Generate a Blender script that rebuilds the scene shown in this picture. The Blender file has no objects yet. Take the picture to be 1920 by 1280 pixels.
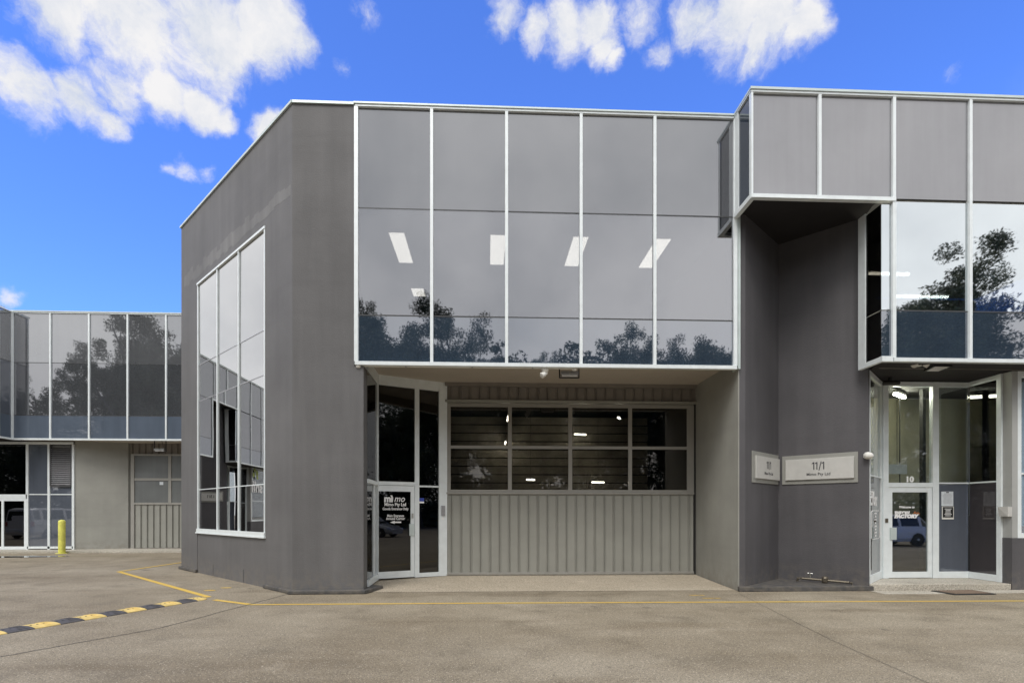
import bpy, bmesh, math, random
from mathutils import Vector, Matrix
R = math.radians
rnd = random.Random(7)
scn = bpy.context.scene
col = scn.collection

# ------------------------------------------------------------------ camera
CAM = (0.0, -10.55, 1.58); F = 1000.0; CX = 957.0; CY = 960.4; YAW = R(2.48)   # photo pixels (1920 wide)
cd = bpy.data.cameras.new('camera'); cam = bpy.data.objects.new('camera', cd); col.objects.link(cam)
cam.location = CAM; cam.rotation_euler = (R(90), 0, -YAW)
cd.sensor_width = 36; cd.lens = F / 1920 * 36; cd.shift_x = (960 - CX) / 1920; cd.shift_y = (CY - 640) / 1920
cd.clip_end = 2000; cd.clip_start = .1
scn.camera = cam

def ray(px, py):
    a = (px - CX) / F; b = (CY - py) / F
    return (math.cos(YAW) * a + math.sin(YAW), -math.sin(YAW) * a + math.cos(YAW), b)
def onY(px, py, Y):
    d = ray(px, py); t = (Y - CAM[1]) / d[1]; return Vector([CAM[i] + t * d[i] for i in range(3)])
def onZ(px, py, Z=0.0):
    d = ray(px, py); t = (Z - CAM[2]) / d[2]; return Vector([CAM[i] + t * d[i] for i in range(3)])
def onL(px, A, B, py=None):
    """distance along the wall line A->B where the pixel column meets that wall (and height for a pixel row)"""
    ux, uy = B[0] - A[0], B[1] - A[1]; l = math.hypot(ux, uy); ux /= l; uy /= l
    d = ray(px, py if py is not None else 0)
    det = -d[0] * uy + ux * d[1]; bx, by = A[0] - CAM[0], A[1] - CAM[1]
    t = (-bx * uy + ux * by) / det; s = (d[0] * by - d[1] * bx) / det
    return s if py is None else (s, CAM[2] + t * d[2])

# ------------------------------------------------------------------ world, sun, exposure
SUN_EL, SUN_AZ = R(52), R(205)      # azimuth from +Y clockwise: behind the camera, a little left
w = bpy.data.worlds.new('World'); scn.world = w; w.use_nodes = True
nt = w.node_tree; N = nt.nodes; Lk = nt.links; N.clear()
def node(t, **k):
    n = N.new(t)
    for a, b in k.items(): setattr(n, a, b)
    return n
def lk(a, b): Lk.new(a, b)
def mth(op, a, b=None, c=None, clamp=False):
    n = node('ShaderNodeMath', operation=op, use_clamp=clamp)
    for i, v in enumerate((a, b, c)):
        if v is None: continue
        if isinstance(v, (int, float)): n.inputs[i].default_value = v
        else: lk(v, n.inputs[i])
    return n.outputs[0]
tc = node('ShaderNodeTexCoord'); gen = tc.outputs['Generated']
sky = node('ShaderNodeTexSky', sky_type='NISHITA', sun_disc=False, sun_elevation=SUN_EL, sun_rotation=SUN_AZ, air_density=1.0, dust_density=.4, ozone_density=3.0)
sc_ = node('ShaderNodeVectorMath', operation='SCALE'); lk(sky.outputs[0], sc_.inputs[0]); sc_.inputs['Scale'].default_value = .095
gm = node('ShaderNodeGamma'); lk(sc_.outputs[0], gm.inputs[0]); gm.inputs[1].default_value = 1.0
hs = node('ShaderNodeMixRGB', blend_type='MULTIPLY'); hs.inputs[0].default_value = 1; lk(gm.outputs[0], hs.inputs[1]); hs.inputs[2].default_value = (.82, 1.2, 2.2, 1)   # the photograph's deep polarised blue
# clouds: soft lumps at directions of the sky, broken up by noise
nz = node('ShaderNodeTexNoise'); nz.inputs['Scale'].default_value = 5.5; nz.inputs['Detail'].default_value = 7; nz.inputs['Roughness'].default_value = .6; lk(gen, nz.inputs['Vector'])
sub = node('ShaderNodeVectorMath', operation='SUBTRACT'); lk(nz.outputs['Color'], sub.inputs[0]); sub.inputs[1].default_value = (.5, .5, .5)
sc2 = node('ShaderNodeVectorMath', operation='SCALE'); lk(sub.outputs[0], sc2.inputs[0]); sc2.inputs['Scale'].default_value = .10
wv = node('ShaderNodeVectorMath', operation='ADD'); lk(gen, wv.inputs[0]); lk(sc2.outputs[0], wv.inputs[1])
LUMPS = [(110,10,105,1),(240,30,125,1),(370,30,110,1),(480,30,85,1),(545,65,45,.8),(40,150,80,1),(130,172,70,1),(215,155,68,1),
 (180,212,45,.85),(300,165,58,.9),(365,188,50,.95),(400,200,34,.85),(495,225,40,.95),(520,215,30,.8),(345,308,36,.62),(312,314,24,.5),(378,312,24,.5),(15,552,36,.9),
 (945,40,46,.85),(1000,62,42,.8),(1060,50,58,.9),(1115,48,58,.95),(1128,100,38,.8),(1150,122,24,.7),(1205,45,52,.62),(1240,108,34,.6),
 (1305,48,62,1),(1370,40,78,1),(1435,62,70,1),(1490,72,56,.95),(1400,105,42,.9),(1760,160,26,.4),(630,105,26,.35),(690,10,40,.5)]
acc = None
for (px, py, r, s) in LUMPS:
    c = Vector(ray(px, py)).normalized(); rr = (Vector(ray(px + r, py)).normalized() - c).length
    dn = node('ShaderNodeVectorMath', operation='DISTANCE'); lk(wv.outputs[0], dn.inputs[0]); dn.inputs[1].default_value = c
    mr = node('ShaderNodeMapRange', interpolation_type='SMOOTHSTEP'); lk(dn.outputs['Value'], mr.inputs[0])
    mr.inputs[1].default_value = rr * 1.5; mr.inputs[2].default_value = 0; mr.inputs[3].default_value = 0; mr.inputs[4].default_value = s
    acc = mr.outputs[0] if acc is None else mth('MAXIMUM', acc, mr.outputs[0])
nd = node('ShaderNodeTexNoise'); nd.inputs['Scale'].default_value = 10; nd.inputs['Detail'].default_value = 10; nd.inputs['Roughness'].default_value = .68; lk(wv.outputs[0], nd.inputs['Vector'])
edge = node('ShaderNodeMapRange', interpolation_type='SMOOTHSTEP'); edge.inputs[1].default_value = .12; edge.inputs[2].default_value = .82
lk(mth('ADD', acc, mth('MULTIPLY', mth('SUBTRACT', nd.outputs['Fac'], .5), mth('MULTIPLY', mth('MINIMUM', mth('MULTIPLY', acc, 4), 1), 1.75))), edge.inputs[0]); acc = edge.outputs[0]
# the overcast bank that the windows mirror: the whole sky behind the camera and overhead
sx = node('ShaderNodeSeparateXYZ'); lk(gen, sx.inputs[0])
nb = node('ShaderNodeTexNoise'); nb.inputs['Scale'].default_value = 2.2; nb.inputs['Detail'].default_value = 6; nb.inputs['Roughness'].default_value = .55; lk(gen, nb.inputs['Vector'])
bank = node('ShaderNodeMapRange', interpolation_type='SMOOTHSTEP')
hl_ = mth('SQRT', mth('ADD', mth('ADD', mth('MULTIPLY', sx.outputs['X'], sx.outputs['X']), mth('MULTIPLY', sx.outputs['Y'], sx.outputs['Y'])), .02))
lk(mth('ADD', mth('DIVIDE', sx.outputs['Y'], hl_), mth('MULTIPLY', mth('SUBTRACT', nb.outputs['Fac'], .5), .35)), bank.inputs[0])
bank.inputs[1].default_value = .64; bank.inputs[2].default_value = .46; bank.inputs[3].default_value = 0; bank.inputs[4].default_value = 1
ccol = node('ShaderNodeMixRGB'); ccol.inputs[1].default_value = (.58, .60, .64, 1); ccol.inputs[2].default_value = (1.0, 1.0, 1.01, 1)
cr = node('ShaderNodeMapRange'); lk(nb.outputs['Fac'], cr.inputs[0]); cr.inputs[1].default_value = .3; cr.inputs[2].default_value = .6; lk(cr.outputs[0], ccol.inputs[0])
fcol = node('ShaderNodeMixRGB'); fcol.inputs[1].default_value = (.42, .45, .51, 1); fcol.inputs[2].default_value = (.57, .565, .57, 1)
fr_ = node('ShaderNodeMapRange'); lk(mth('ADD', mth('MULTIPLY', nd.outputs['Fac'], .6), mth('MULTIPLY', nz.outputs['Fac'], .4)), fr_.inputs[0]); fr_.inputs[1].default_value = .38; fr_.inputs[2].default_value = .56; lk(fr_.outputs[0], fcol.inputs[0])
mixf = node('ShaderNodeMixRGB'); lk(acc, mixf.inputs[0]); lk(hs.outputs[0], mixf.inputs[1]); lk(fcol.outputs[0], mixf.inputs[2])
mixs = node('ShaderNodeMixRGB'); lk(bank.outputs[0], mixs.inputs[0]); lk(mixf.outputs[0], mixs.inputs[1]); lk(ccol.outputs[0], mixs.inputs[2])
bg = node('ShaderNodeBackground'); lk(mixs.outputs[0], bg.inputs[0]); bg.inputs[1].default_value = 1.0   # the sky itself is scaled to 0.1 above
wo = node('ShaderNodeOutputWorld'); lk(bg.outputs[0], wo.inputs[0])

sl = bpy.data.lights.new('sun', 'SUN'); so = bpy.data.objects.new('sun', sl); col.objects.link(so)
sl.energy = 1.2; sl.angle = R(25); sl.color = (1, .96, .90)
sd = Vector((math.sin(SUN_AZ) * math.cos(SUN_EL), math.cos(SUN_AZ) * math.cos(SUN_EL), math.sin(SUN_EL)))
so.rotation_euler = sd.to_track_quat('Z', 'Y').to_euler(); so.location = (0, -8, 30)
vs = scn.view_settings; vs.view_transform = 'Standard'; vs.look = 'None'; vs.gamma = 1; vs.use_curve_mapping = False; vs.exposure = 0.68
scn.cycles.max_bounces = 10; scn.cycles.transparent_max_bounces = 16; scn.cycles.glossy_bounces = 5
scn.cycles.use_adaptive_sampling = True

# ------------------------------------------------------------------ materials
MAT = {}
class NB:
    def __init__(s, name):
        m = bpy.data.materials.new(name); m.use_nodes = True; s.m = m; s.t = m.node_tree; s.t.nodes.clear(); MAT[name] = m
        s.out = s.n('ShaderNodeOutputMaterial'); s.tc = s.n('ShaderNodeTexCoord')
        g = s.n('ShaderNodeNewGeometry'); s.pos = g.outputs['Position']
    def n(s, t, **k):
        x = s.t.nodes.new(t)
        for a, b in k.items(): setattr(x, a, b)
        return x
    def l(s, a, b): s.t.links.new(a, b)
    def put(s, sock, v):
        if hasattr(v, 'links'): s.l(v, sock)
        else: sock.default_value = v
    def map(s, scale, vec=None):
        m = s.n('ShaderNodeMapping'); s.l(vec or s.pos, m.inputs[0]); m.inputs['Scale'].default_value = scale; return m.outputs[0]
    def noise(s, scale, detail=4, rough=.55, vec=None):
        x = s.n('ShaderNodeTexNoise'); s.l(vec or s.pos, x.inputs['Vector']); x.inputs['Scale'].default_value = scale
        x.inputs['Detail'].default_value = detail; x.inputs['Roughness'].default_value = rough; return x.outputs['Fac']
    def rng(s, v, a, b, c=0, d=1, smooth=False):
        x = s.n('ShaderNodeMapRange'); s.l(v, x.inputs[0])
        if smooth: x.interpolation_type = 'SMOOTHSTEP'
        for i, q in enumerate((a, b, c, d)): x.inputs[i + 1].default_value = q
        return x.outputs[0]
    def mul(s, a, b, op='MULTIPLY'):
        x = s.n('ShaderNodeMath', operation=op); s.put(x.inputs[0], a); s.put(x.inputs[1], b); return x.outputs[0]
    def mix(s, f, a, b, mode='MIX'):
        x = s.n('ShaderNodeMixRGB', blend_type=mode); s.put(x.inputs[0], f); s.put(x.inputs[1], a); s.put(x.inputs[2], b); return x.outputs[0]
    def bump(s, h, st, dist=.01):
        x = s.n('ShaderNodeBump'); s.l(h, x.inputs['Height']); x.inputs['Strength'].default_value = st; x.inputs['Distance'].default_value = dist; return x.outputs[0]
    def pr(s, c, rough=.6, metal=0, normal=None, spec=.5, emit=None, es=0):
        b = s.n('ShaderNodeBsdfPrincipled'); s.put(b.inputs['Base Color'], c); s.put(b.inputs['Roughness'], rough); b.inputs['Metallic'].default_value = metal
        b.inputs['Specular IOR Level'].default_value = spec
        if normal: s.l(normal, b.inputs['Normal'])
        if emit: b.inputs['Emission Color'].default_value = emit; b.inputs['Emission Strength'].default_value = es
        s.l(b.outputs[0], s.out.inputs[0]); return b
def c4(r, g=None, b=None): return (r, r if g is None else g, r if b is None else b, 1)
def plain(name, c, rough=.6, metal=0, var=.12, scale=3, spec=.5):
    b = NB(name); f = b.noise(scale, 5)
    k = b.mix(b.rng(f, .3, .7), tuple(x * (1 - var) for x in c[:3]) + (1,), tuple(min(1, x * (1 + var)) for x in c[:3]) + (1,))
    b.pr(k, rough, metal, spec=spec)
def emit(name, c, s):
    b = NB(name); e = b.n('ShaderNodeEmission'); e.inputs[0].default_value = c; e.inputs[1].default_value = s; b.l(e.outputs[0], b.out.inputs[0])

def render_paint(name, base, streak=.2, bumpy=.35):
    """rolled paint on rendered concrete: fine orange-peel relief, faint runs and soft patches"""
    b = NB(name)
    f1 = b.noise(.9, 5); f2 = b.noise(1.0, 4, vec=b.map((3.2, 3.2, .22))); f3 = b.noise(38, 3, .6); f4 = b.noise(7, 4)
    k = b.mix(b.rng(f1, .3, .7), tuple(x * .88 for x in base) + (1,), tuple(x * 1.12 for x in base) + (1,))
    k = b.mix(b.mul(b.rng(f2, .5, .75), streak), k, tuple(x * 1.5 for x in base) + (1,))
    k = b.mix(b.mul(b.rng(f2, .45, .25), streak * .8), k, tuple(x * .6 for x in base) + (1,))
    fh = b.noise(1.0, 3, vec=b.map((.12, .12, 2.6)))
    k = b.mix(b.mul(b.rng(fh, .56, .66), .22), k, tuple(x * .8 for x in base) + (1,))
    k = b.mix(b.mul(b.rng(f4, .62, .72), .15), k, tuple(x * 1.3 for x in base) + (1,))
    # splash dirt close to the ground, in ragged patches
    z = b.n('ShaderNodeSeparateXYZ'); b.l(b.pos, z.inputs[0])
    dirt = b.mul(b.rng(z.outputs['Z'], .55, .05), b.rng(f4, .4, .65))
    k = b.mix(b.mul(dirt, .45), k, (.20, .175, .14, 1))
    h = b.mul(b.mul(f3, 1.0), b.mul(f4, .6), 'ADD')
    b.pr(k, .62, normal=b.bump(h, bumpy, .012), spec=.35)
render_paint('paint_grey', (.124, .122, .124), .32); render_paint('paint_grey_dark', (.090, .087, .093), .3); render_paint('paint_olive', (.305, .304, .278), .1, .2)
render_paint('paint_smear', (.155, .153, .152), .6); render_paint('kerb_paint', (.075, .073, .073), .3); render_paint('paint_pale', (.36, .365, .355), .1, .2)
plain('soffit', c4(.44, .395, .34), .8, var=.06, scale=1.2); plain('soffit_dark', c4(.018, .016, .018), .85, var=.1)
plain('frame_white', c4(.76, .81, .825), .35, .1, .05, 6); plain('frame_dark', c4(.05, .052, .055), .5); plain('joint', c4(.03), .7)
plain('frame_olive', c4(.30, .292, .268), .5, 0, .06); plain('clad_olive', c4(.29, .29, .262), .48, .0, .07, 1.6); plain('clad_dark', c4(.21, .19, .168), .6, 0, .08)
plain('flashing', c4(.55, .62, .61), .4, .3, .08); plain('white_plastic', c4(.75, .74, .70), .4, var=.05); plain('black_plastic', c4(.02), .45)
plain('grey_metal', c4(.42, .42, .44), .35, .7, .12, 20); plain('steel', c4(.5, .5, .48), .3, .9, .1, 12); plain('brass', c4(.15, .13, .10), .45, .7, .2, 20)
plain('letter_white', c4(.85), .5, var=.02); plain('letter_black', c4(.05, .05, .055), .5); plain('letter_orange', c4(.6, .17, .03), .5); plain('paper', c4(.62, .66, .7), .7, var=.05, scale=30)
plain('sign_plate', c4(.54, .535, .51), .45, .15, .05, 8); plain('sign_back', c4(.30, .30, .275), .5, .1, .06); plain('blue_sticker', c4(.03, .06, .35), .4); plain('green_dot', c4(.45, .55, .08), .5)
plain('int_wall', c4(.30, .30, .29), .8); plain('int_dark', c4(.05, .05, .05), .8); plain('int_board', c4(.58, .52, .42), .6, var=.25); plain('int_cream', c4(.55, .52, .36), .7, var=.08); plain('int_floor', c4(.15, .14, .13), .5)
plain('int_blue', c4(.13, .15, .19), .7); plain('blind', c4(.72, .78, .86), .6, var=.05)
plain('yellow_post', c4(.70, .68, .14), .5, var=.22, scale=5); plain('mat_rubber', c4(.03), .8); plain('mat_fibre', c4(.17, .12, .085), .95, var=.3, scale=60)
plain('hump_black', c4(.075, .072, .078), .7, var=.3, scale=14); plain('hump_yellow', c4(.66, .49, .17), .6, var=.2, scale=9)
plain('tyre', c4(.02), .8); plain('rim', c4(.5), .3, .8); plain('car_white', c4(.75), .25, var=.02); plain('car_silver', c4(.38, .40, .43), .25, .5, .03); plain('car_glass', c4(.015, .02, .022), .05); plain('tail_red', c4(.4, .02, .02), .3)
plain('head_lens', c4(.7), .15)
emit('troffer', (1, .97, .88, 1), 2.6); emit('tube', (1, .93, .74, 1), 22.0); emit('tube_bright', (1, .93, .70, 1), 62); emit('tube_dim', (1, .97, .9, 1), 2.2)

def glass(name, r0, tint, refl, rough=0.018, wav=.03, base=None):
    """solar-control glass. base=None: see-through; else a spandrel panel of that colour behind the face"""
    b = NB(name)
    lw = b.n('ShaderNodeLayerWeight'); lw.inputs[0].default_value = .5
    p5 = b.mul(lw.outputs['Facing'], 5.0, 'POWER'); fac = b.mul(b.mul(p5, 1 - r0), r0, 'ADD')
    gl = b.n('ShaderNodeBsdfGlossy'); gl.inputs['Color'].default_value = refl; gl.inputs['Roughness'].default_value = rough
    nrm = b.bump(b.noise(.55, 1), wav, .02); b.l(nrm, gl.inputs['Normal'])
    if base is None:
        tr = b.n('ShaderNodeBsdfTransparent'); tr.inputs[0].default_value = tint
    else:
        tr = b.n('ShaderNodeBsdfDiffuse'); f = b.mul(b.mul(b.noise(1.1, 4), .55), b.mul(b.noise(1, 5, vec=b.map((5, 5, .3))), .45), 'ADD')
        b.l(b.mix(b.rng(f, .3, .7), tuple(x * .85 for x in base[:3]) + (1,), tuple(x * 1.15 for x in base[:3]) + (1,)), tr.inputs[0])
    mx = b.n('ShaderNodeMixShader'); b.l(fac, mx.inputs[0]); b.l(tr.outputs[0], mx.inputs[1]); b.l(gl.outputs[0], mx.inputs[2]); b.l(mx.outputs[0], b.out.inputs[0])
glass('glass_vision', .235, c4(.44, .44, .44), c4(.95, .96, 1))
glass('glass_top', .21, None, c4(.96, .97, 1), base=c4(.055, .057, .062), wav=.06)
glass('glass_far_top', .23, None, c4(.97, .98, 1), base=c4(.10, .104, .112)); glass('glass_far_mid', .22, None, c4(.97, .97, 1), base=c4(.065, .069, .076), wav=.05); glass('glass_far_low', .06, None, c4(.97, .97, 1), base=c4(.095, .118, .155))
glass('glass_navy', .06, None, c4(1, 1, 1), base=c4(.03, .042, .062)); glass('glass_grey', .03, None, c4(1, 1, 1), base=c4(.06, .058, .058))
glass('glass_dark', .07, None, c4(1, 1, 1), base=c4(.045, .040, .042))
glass('glass_bottom', .24, None, c4(.97, .97, 1), base=c4(.034, .051, .076))
glass('glass_side', .36, c4(.30, .31, .32), c4(1, 1, 1), rough=0.0, wav=.10)
glass('glass_mirror', .52, c4(.3, .33, .36), c4(.93, .98, 1.0))
glass('glass_gym_top', .16, None, c4(1, .98, 1), base=c4(.155, .160, .170), rough=.08)
glass('glass_door', .055, c4(.5, .5, .5), c4(1, .95, .88))
glass('glass_tint', .075, c4(.10, .10, .10), c4(1, 1, 1))
glass('glass_entry', .15, c4(.62, .66, .68), c4(1, 1, 1), rough=.02)
glass('glass_clear', .085, c4(.8, .84, .86), c4(1, 1, 1))
glass('glass_frost', .12, None, c4(1, 1, 1), base=c4(.17, .18, .18), rough=.1)
glass('glass_blue', .13, None, c4(1, 1, 1), base=c4(.095, .108, .135), rough=.02)

def ground_mat(name, a, bcol, speck, worn=.5):
    b = NB(name)
    f1 = b.noise(.22, 6, .6, b.map((1, 1.7, 1))); f2 = b.noise(1.3, 6, .65); f3 = b.noise(75, 2, .6); f5 = b.noise(30, 3, .7); f6 = b.noise(.5, 5, .6, b.map((.35, 2.4, 1)))
    k = b.mix(b.rng(f1, .34, .66), a, bcol)
    k = b.mix(b.mul(b.rng(f2, .50, .72), worn), k, tuple(x * .60 for x in a[:3]) + (1,))
    k = b.mix(b.mul(b.rng(f6, .52, .72), worn * .9), k, (a[0] * .62, a[1] * .56, a[2] * .48, 1))
    k = b.mix(b.mul(b.rng(f2, .44, .28), .45), k, tuple(min(1, x * 1.25) for x in bcol[:3]) + (1,))
    oil = b.mul(b.rng(b.noise(2.1, 3, .5), .66, .72), b.rng(f1, .45, .6)); k = b.mix(b.mul(oil, .55), k, c4(.07, .06, .048))
    g1 = b.rng(f3, .32, .68, .58, 1.42); g2 = b.rng(f5, .34, .66, .78, 1.22)
    gg = b.n('ShaderNodeVectorMath', operation='SCALE'); b.l(k, gg.inputs[0]); b.l(b.mul(g1, g2), gg.inputs['Scale']); k = gg.outputs[0]
    v = b.n('ShaderNodeTexVoronoi'); v.inputs['Scale'].default_value = 58; b.l(b.pos, v.inputs['Vector'])
    cc = b.n('ShaderNodeSeparateColor'); b.l(v.outputs['Color'], cc.inputs[0])
    st = b.mul(b.rng(v.outputs['Distance'], .42, .22), b.rng(cc.outputs[0], .80, .88))
    k = b.mix(b.mul(st, .8), k, speck)
    dk = b.mul(b.rng(v.outputs['Distance'], .45, .25), b.rng(cc.outputs[1], .76, .84))
    k = b.mix(b.mul(dk, .75), k, c4(.05, .045, .04))
    b.pr(k, b.rng(f1, .3, .7, .62, .85), normal=b.bump(b.mul(f3, f5, 'ADD'), .5, .008), spec=.3)
ground_mat('asphalt', c4(.212, .176, .124), c4(.305, .266, .203), c4(.62, .56, .46), .6)
ground_mat('aggregate', c4(.40, .345, .265), c4(.47, .41, .325), c4(.55, .48, .38), .25)
ground_mat('concrete', c4(.42, .39, .33), c4(.5, .47, .41), c4(.5, .46, .40), .35)
def line_mat():
    b = NB('line_yellow'); f = b.noise(9, 5, .7); f2 = b.noise(45, 3, .7)
    k = b.mix(b.rng(f, .3, .7), c4(.55, .36, .05), c4(.66, .45, .09))
    k = b.mix(b.rng(b.mul(f, f2, 'ADD'), 1.12, 1.28), k, c4(.24, .2, .15)); b.pr(k, .7)
line_mat()
def leaf_mat(name, c):
    b = NB(name); oi = b.noise(.8, 3)
    k = b.mix(b.rng(oi, .3, .7), tuple(x * .6 for x in c) + (1,), tuple(x * 1.5 for x in c) + (1,)); b.pr(k, .6, spec=.3)
leaf_mat('leaf_a', (.045, .060, .026)); leaf_mat('leaf_b', (.06, .07, .035)); leaf_mat('leaf_c', (.035, .05, .024)); plain('bark', c4(.09, .075, .06), .9, var=.3)
b = NB('water'); b.pr(c4(.05, .045, .04), .04, spec=.6)

# ------------------------------------------------------------------ mesh helpers
TF = [None]                      # optional map of building coordinates (for the mirrored neighbour)
class MB:
    def __init__(s): s.v = []; s.f = []
    def add(s, vs, fs):
        o = len(s.v); s.v += [tuple(v) for v in vs]; s.f += [tuple(i + o for i in f) for f in fs]; return s
    def box(s, x0, x1, y0, y1, z0, z1):
        return s.add([(x0,y0,z0),(x1,y0,z0),(x1,y1,z0),(x0,y1,z0),(x0,y0,z1),(x1,y0,z1),(x1,y1,z1),(x0,y1,z1)],
            [(0,3,2,1),(4,5,6,7),(0,1,5,4),(1,2,6,5),(2,3,7,6),(3,0,4,7)])
    def prism(s, poly, z0, z1):
        n = len(poly); a = sum(poly[i][0]*poly[(i+1)%n][1]-poly[(i+1)%n][0]*poly[i][1] for i in range(n))
        if a < 0: poly = poly[::-1]
        return s.add([(x,y,z0) for x,y in poly]+[(x,y,z1) for x,y in poly], [tuple(range(n))[::-1], tuple(range(n,2*n))]+[(i,(i+1)%n,n+(i+1)%n,n+i) for i in range(n)])
    def wall(s, A, B, s0, s1, z0, z1, t0, t1):
        """box along the plan line A->B from s0 to s1; t = offset to the right-hand (outer) side, t0<t1"""
        ux, uy = B[0]-A[0], B[1]-A[1]; l = math.hypot(ux, uy); ux /= l; uy /= l; nx, ny = uy, -ux
        P = lambda q, t: (A[0]+ux*q+nx*t, A[1]+uy*q+ny*t)
        return s.prism([P(s0,t0),P(s1,t0),P(s1,t1),P(s0,t1)], z0, z1)
    def tube(s, pts, r, n=8, r2=None):
        pts = [Vector(p) for p in pts]; rings = []
        for i, p in enumerate(pts):
            d = (pts[min(i+1,len(pts)-1)]-pts[max(i-1,0)]).normalized(); a = d.orthogonal().normalized(); q = d.cross(a)
            rr = r if r2 is None else r+(r2-r)*i/(len(pts)-1)
            rings.append([p+(a*math.cos(2*math.pi*k/n)+q*math.sin(2*math.pi*k/n))*rr for k in range(n)])
        vs = [v for g in rings for v in g]; fs = [(i*n+k,i*n+(k+1)%n,(i+1)*n+(k+1)%n,(i+1)*n+k) for i in range(len(pts)-1) for k in range(n)]
        fs += [tuple(range(n))[::-1], tuple(range((len(pts)-1)*n, len(pts)*n))]
        return s.add(vs, fs)
    def lathe(s, c, prof, n=16, axis=(0,0,1)):
        ax = Vector(axis).normalized(); a = ax.orthogonal().normalized(); q = ax.cross(a); c = Vector(c)
        vs = [c+ax*h+(a*math.cos(2*math.pi*k/n)+q*math.sin(2*math.pi*k/n))*max(r,1e-4) for r, h in prof for k in range(n)]
        m = len(prof); fs = [(i*n+k,i*n+(k+1)%n,(i+1)*n+(k+1)%n,(i+1)*n+k) for i in range(m-1) for k in range(n)]
        fs += [tuple(range(n))[::-1], tuple(range((m-1)*n,m*n))]
        return s.add(vs, fs)
WL = {}
def tag(o, label=None, cat=None, group=None, kind=None):
    if label: o['label'] = label
    if cat: o['category'] = cat
    if group: o['group'] = group
    if kind: o['kind'] = kind
    return o
def thing(name, label, cat, loc, group=None):
    o = bpy.data.objects.new(name, None); col.objects.link(o); loc = Vector(loc)
    if TF[0]: loc = Vector(TF[0](loc))
    o.location = loc; o.empty_display_size = .2; WL[o] = loc.copy()
    return tag(o, label, cat, group)
def obj(name, mb, mat, parent=None, bevel=0, smooth=False):
    vs = [Vector(v) for v in mb.v]; fs = mb.f
    if TF[0]: vs = [Vector(TF[0](v)) for v in vs]; fs = [f[::-1] for f in fs]
    lo = [min(v[i] for v in vs) for i in range(3)]; hi = [max(v[i] for v in vs) for i in range(3)]
    base = Vector(((lo[0]+hi[0])/2, (lo[1]+hi[1])/2, lo[2]))
    me = bpy.data.meshes.new(name); me.from_pydata([v-base for v in vs], [], fs); me.update()
    o = bpy.data.objects.new(name, me); col.objects.link(o); me.materials.append(MAT[mat])
    WL[o] = base; o.location = base
    if parent: o.parent = parent; o.location = base - WL[parent]
    if smooth:
        for p in me.polygons: p.use_smooth = True
    if bevel:
        m = o.modifiers.new('bevel', 'BEVEL'); m.width = bevel; m.segments = 2; m.limit_method = 'ANGLE'; m.angle_limit = R(40)
    return o
def struct(name, mb, mat, parent=None, **k):
    o = obj(name, mb, mat, parent, **k)
    if not parent: o['kind'] = 'structure'
    return o
def text(name, s, size, at, right, mat, parent, align='LEFT', shear=0, bold=0, up=(0,0,1), sx=1, depth=.0015):
    """flat lettering standing on a surface; at = baseline point, right = reading direction"""
    cu = bpy.data.curves.new('t', 'FONT'); cu.body = s; cu.size = size / .72; cu.align_x = align; cu.shear = shear; cu.offset = bold; cu.extrude = depth; cu.resolution_u = 3
    to = bpy.data.objects.new('t', cu); col.objects.link(to); dg = bpy.context.evaluated_depsgraph_get()
    me = bpy.data.meshes.new_from_object(to.evaluated_get(dg)); bpy.data.objects.remove(to); bpy.data.curves.remove(cu)
    r = Vector(right).normalized(); u = Vector(up); n = r.cross(u)
    mb = MB(); mb.v = [tuple(Vector(at)+r*v.co.x*sx+u*v.co.y+n*v.co.z) for v in me.vertices]; mb.f = [tuple(p.vertices) for p in me.polygons]
    bpy.data.meshes.remove(me)
    sv = TF[0]
    if sv: mb.v = [tuple(sv(v)) for v in mb.v]; TF[0] = None
    o = obj(name, mb, mat, parent); TF[0] = sv
    return o

Zt, Zm, Zl, Zg = 9.53, 7.53, 5.44, 4.49     # parapet, window head, window sill, underside of the upper storey

# ------------------------------------------------------------------ ground and paving
g = struct('ground', MB().add([(-250,-250,0),(250,-250,0),(250,250,0),(-250,250,0)], [(0,1,2,3)]), 'asphalt')
def strip(pts, wd, mat, name, z=.004):
    """a painted or cut line on the ground through plan points"""
    mb = MB(); P = [Vector((p[0], p[1])) for p in pts]; Lf = []; Rt = []
    for i, p in enumerate(P):
        d = (P[min(i+1,len(P)-1)]-P[max(i-1,0)]).normalized(); nn = Vector((-d.y, d.x))*wd/2; Lf.append(p+nn); Rt.append(p-nn)
    n = len(P); mb.add([(p.x,p.y,z) for p in Lf]+[(p.x,p.y,z) for p in Rt], [(n+i,n+i+1,i+1,i) for i in range(n-1)])
    return obj(name, mb, mat, g)
gp = lambda px, py: onZ(px, py, 0)[:2]
strip([gp(470,1133), gp(940,1130), gp(1400,1128), gp(1920,1126), (14, -1.42)], .085, 'line_yellow', 'yellow_line')
strip([gp(402,1124), gp(468,1132.5)], .1, 'line_yellow', 'yellow_line')
strip([gp(392,1119), gp(222,1071)], .11, 'line_yellow', 'yellow_line')
strip([gp(222,1071.5), gp(352,1052.5)], .11, 'line_yellow', 'yellow_line', .008)
for (px, py, a, b_) in [(393,1106,.13,.07),(424,1101,.13,.06),(1302,1115,.10,.03),(1316,1115,.06,.03),(1328,1120.5,.13,.03),(1345,1120.5,.07,.03)]:
    c = onZ(px, py, .004); mb = MB(); mb.add([(c.x+a*math.cos(t*math.pi/6)*(.8+.3*rnd.random()), c.y+b_*math.sin(t*math.pi/6)*(.8+.3*rnd.random()), .004) for t in range(12)], [tuple(range(12))])
    obj('paint_mark', mb, 'line_yellow', g)
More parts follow.
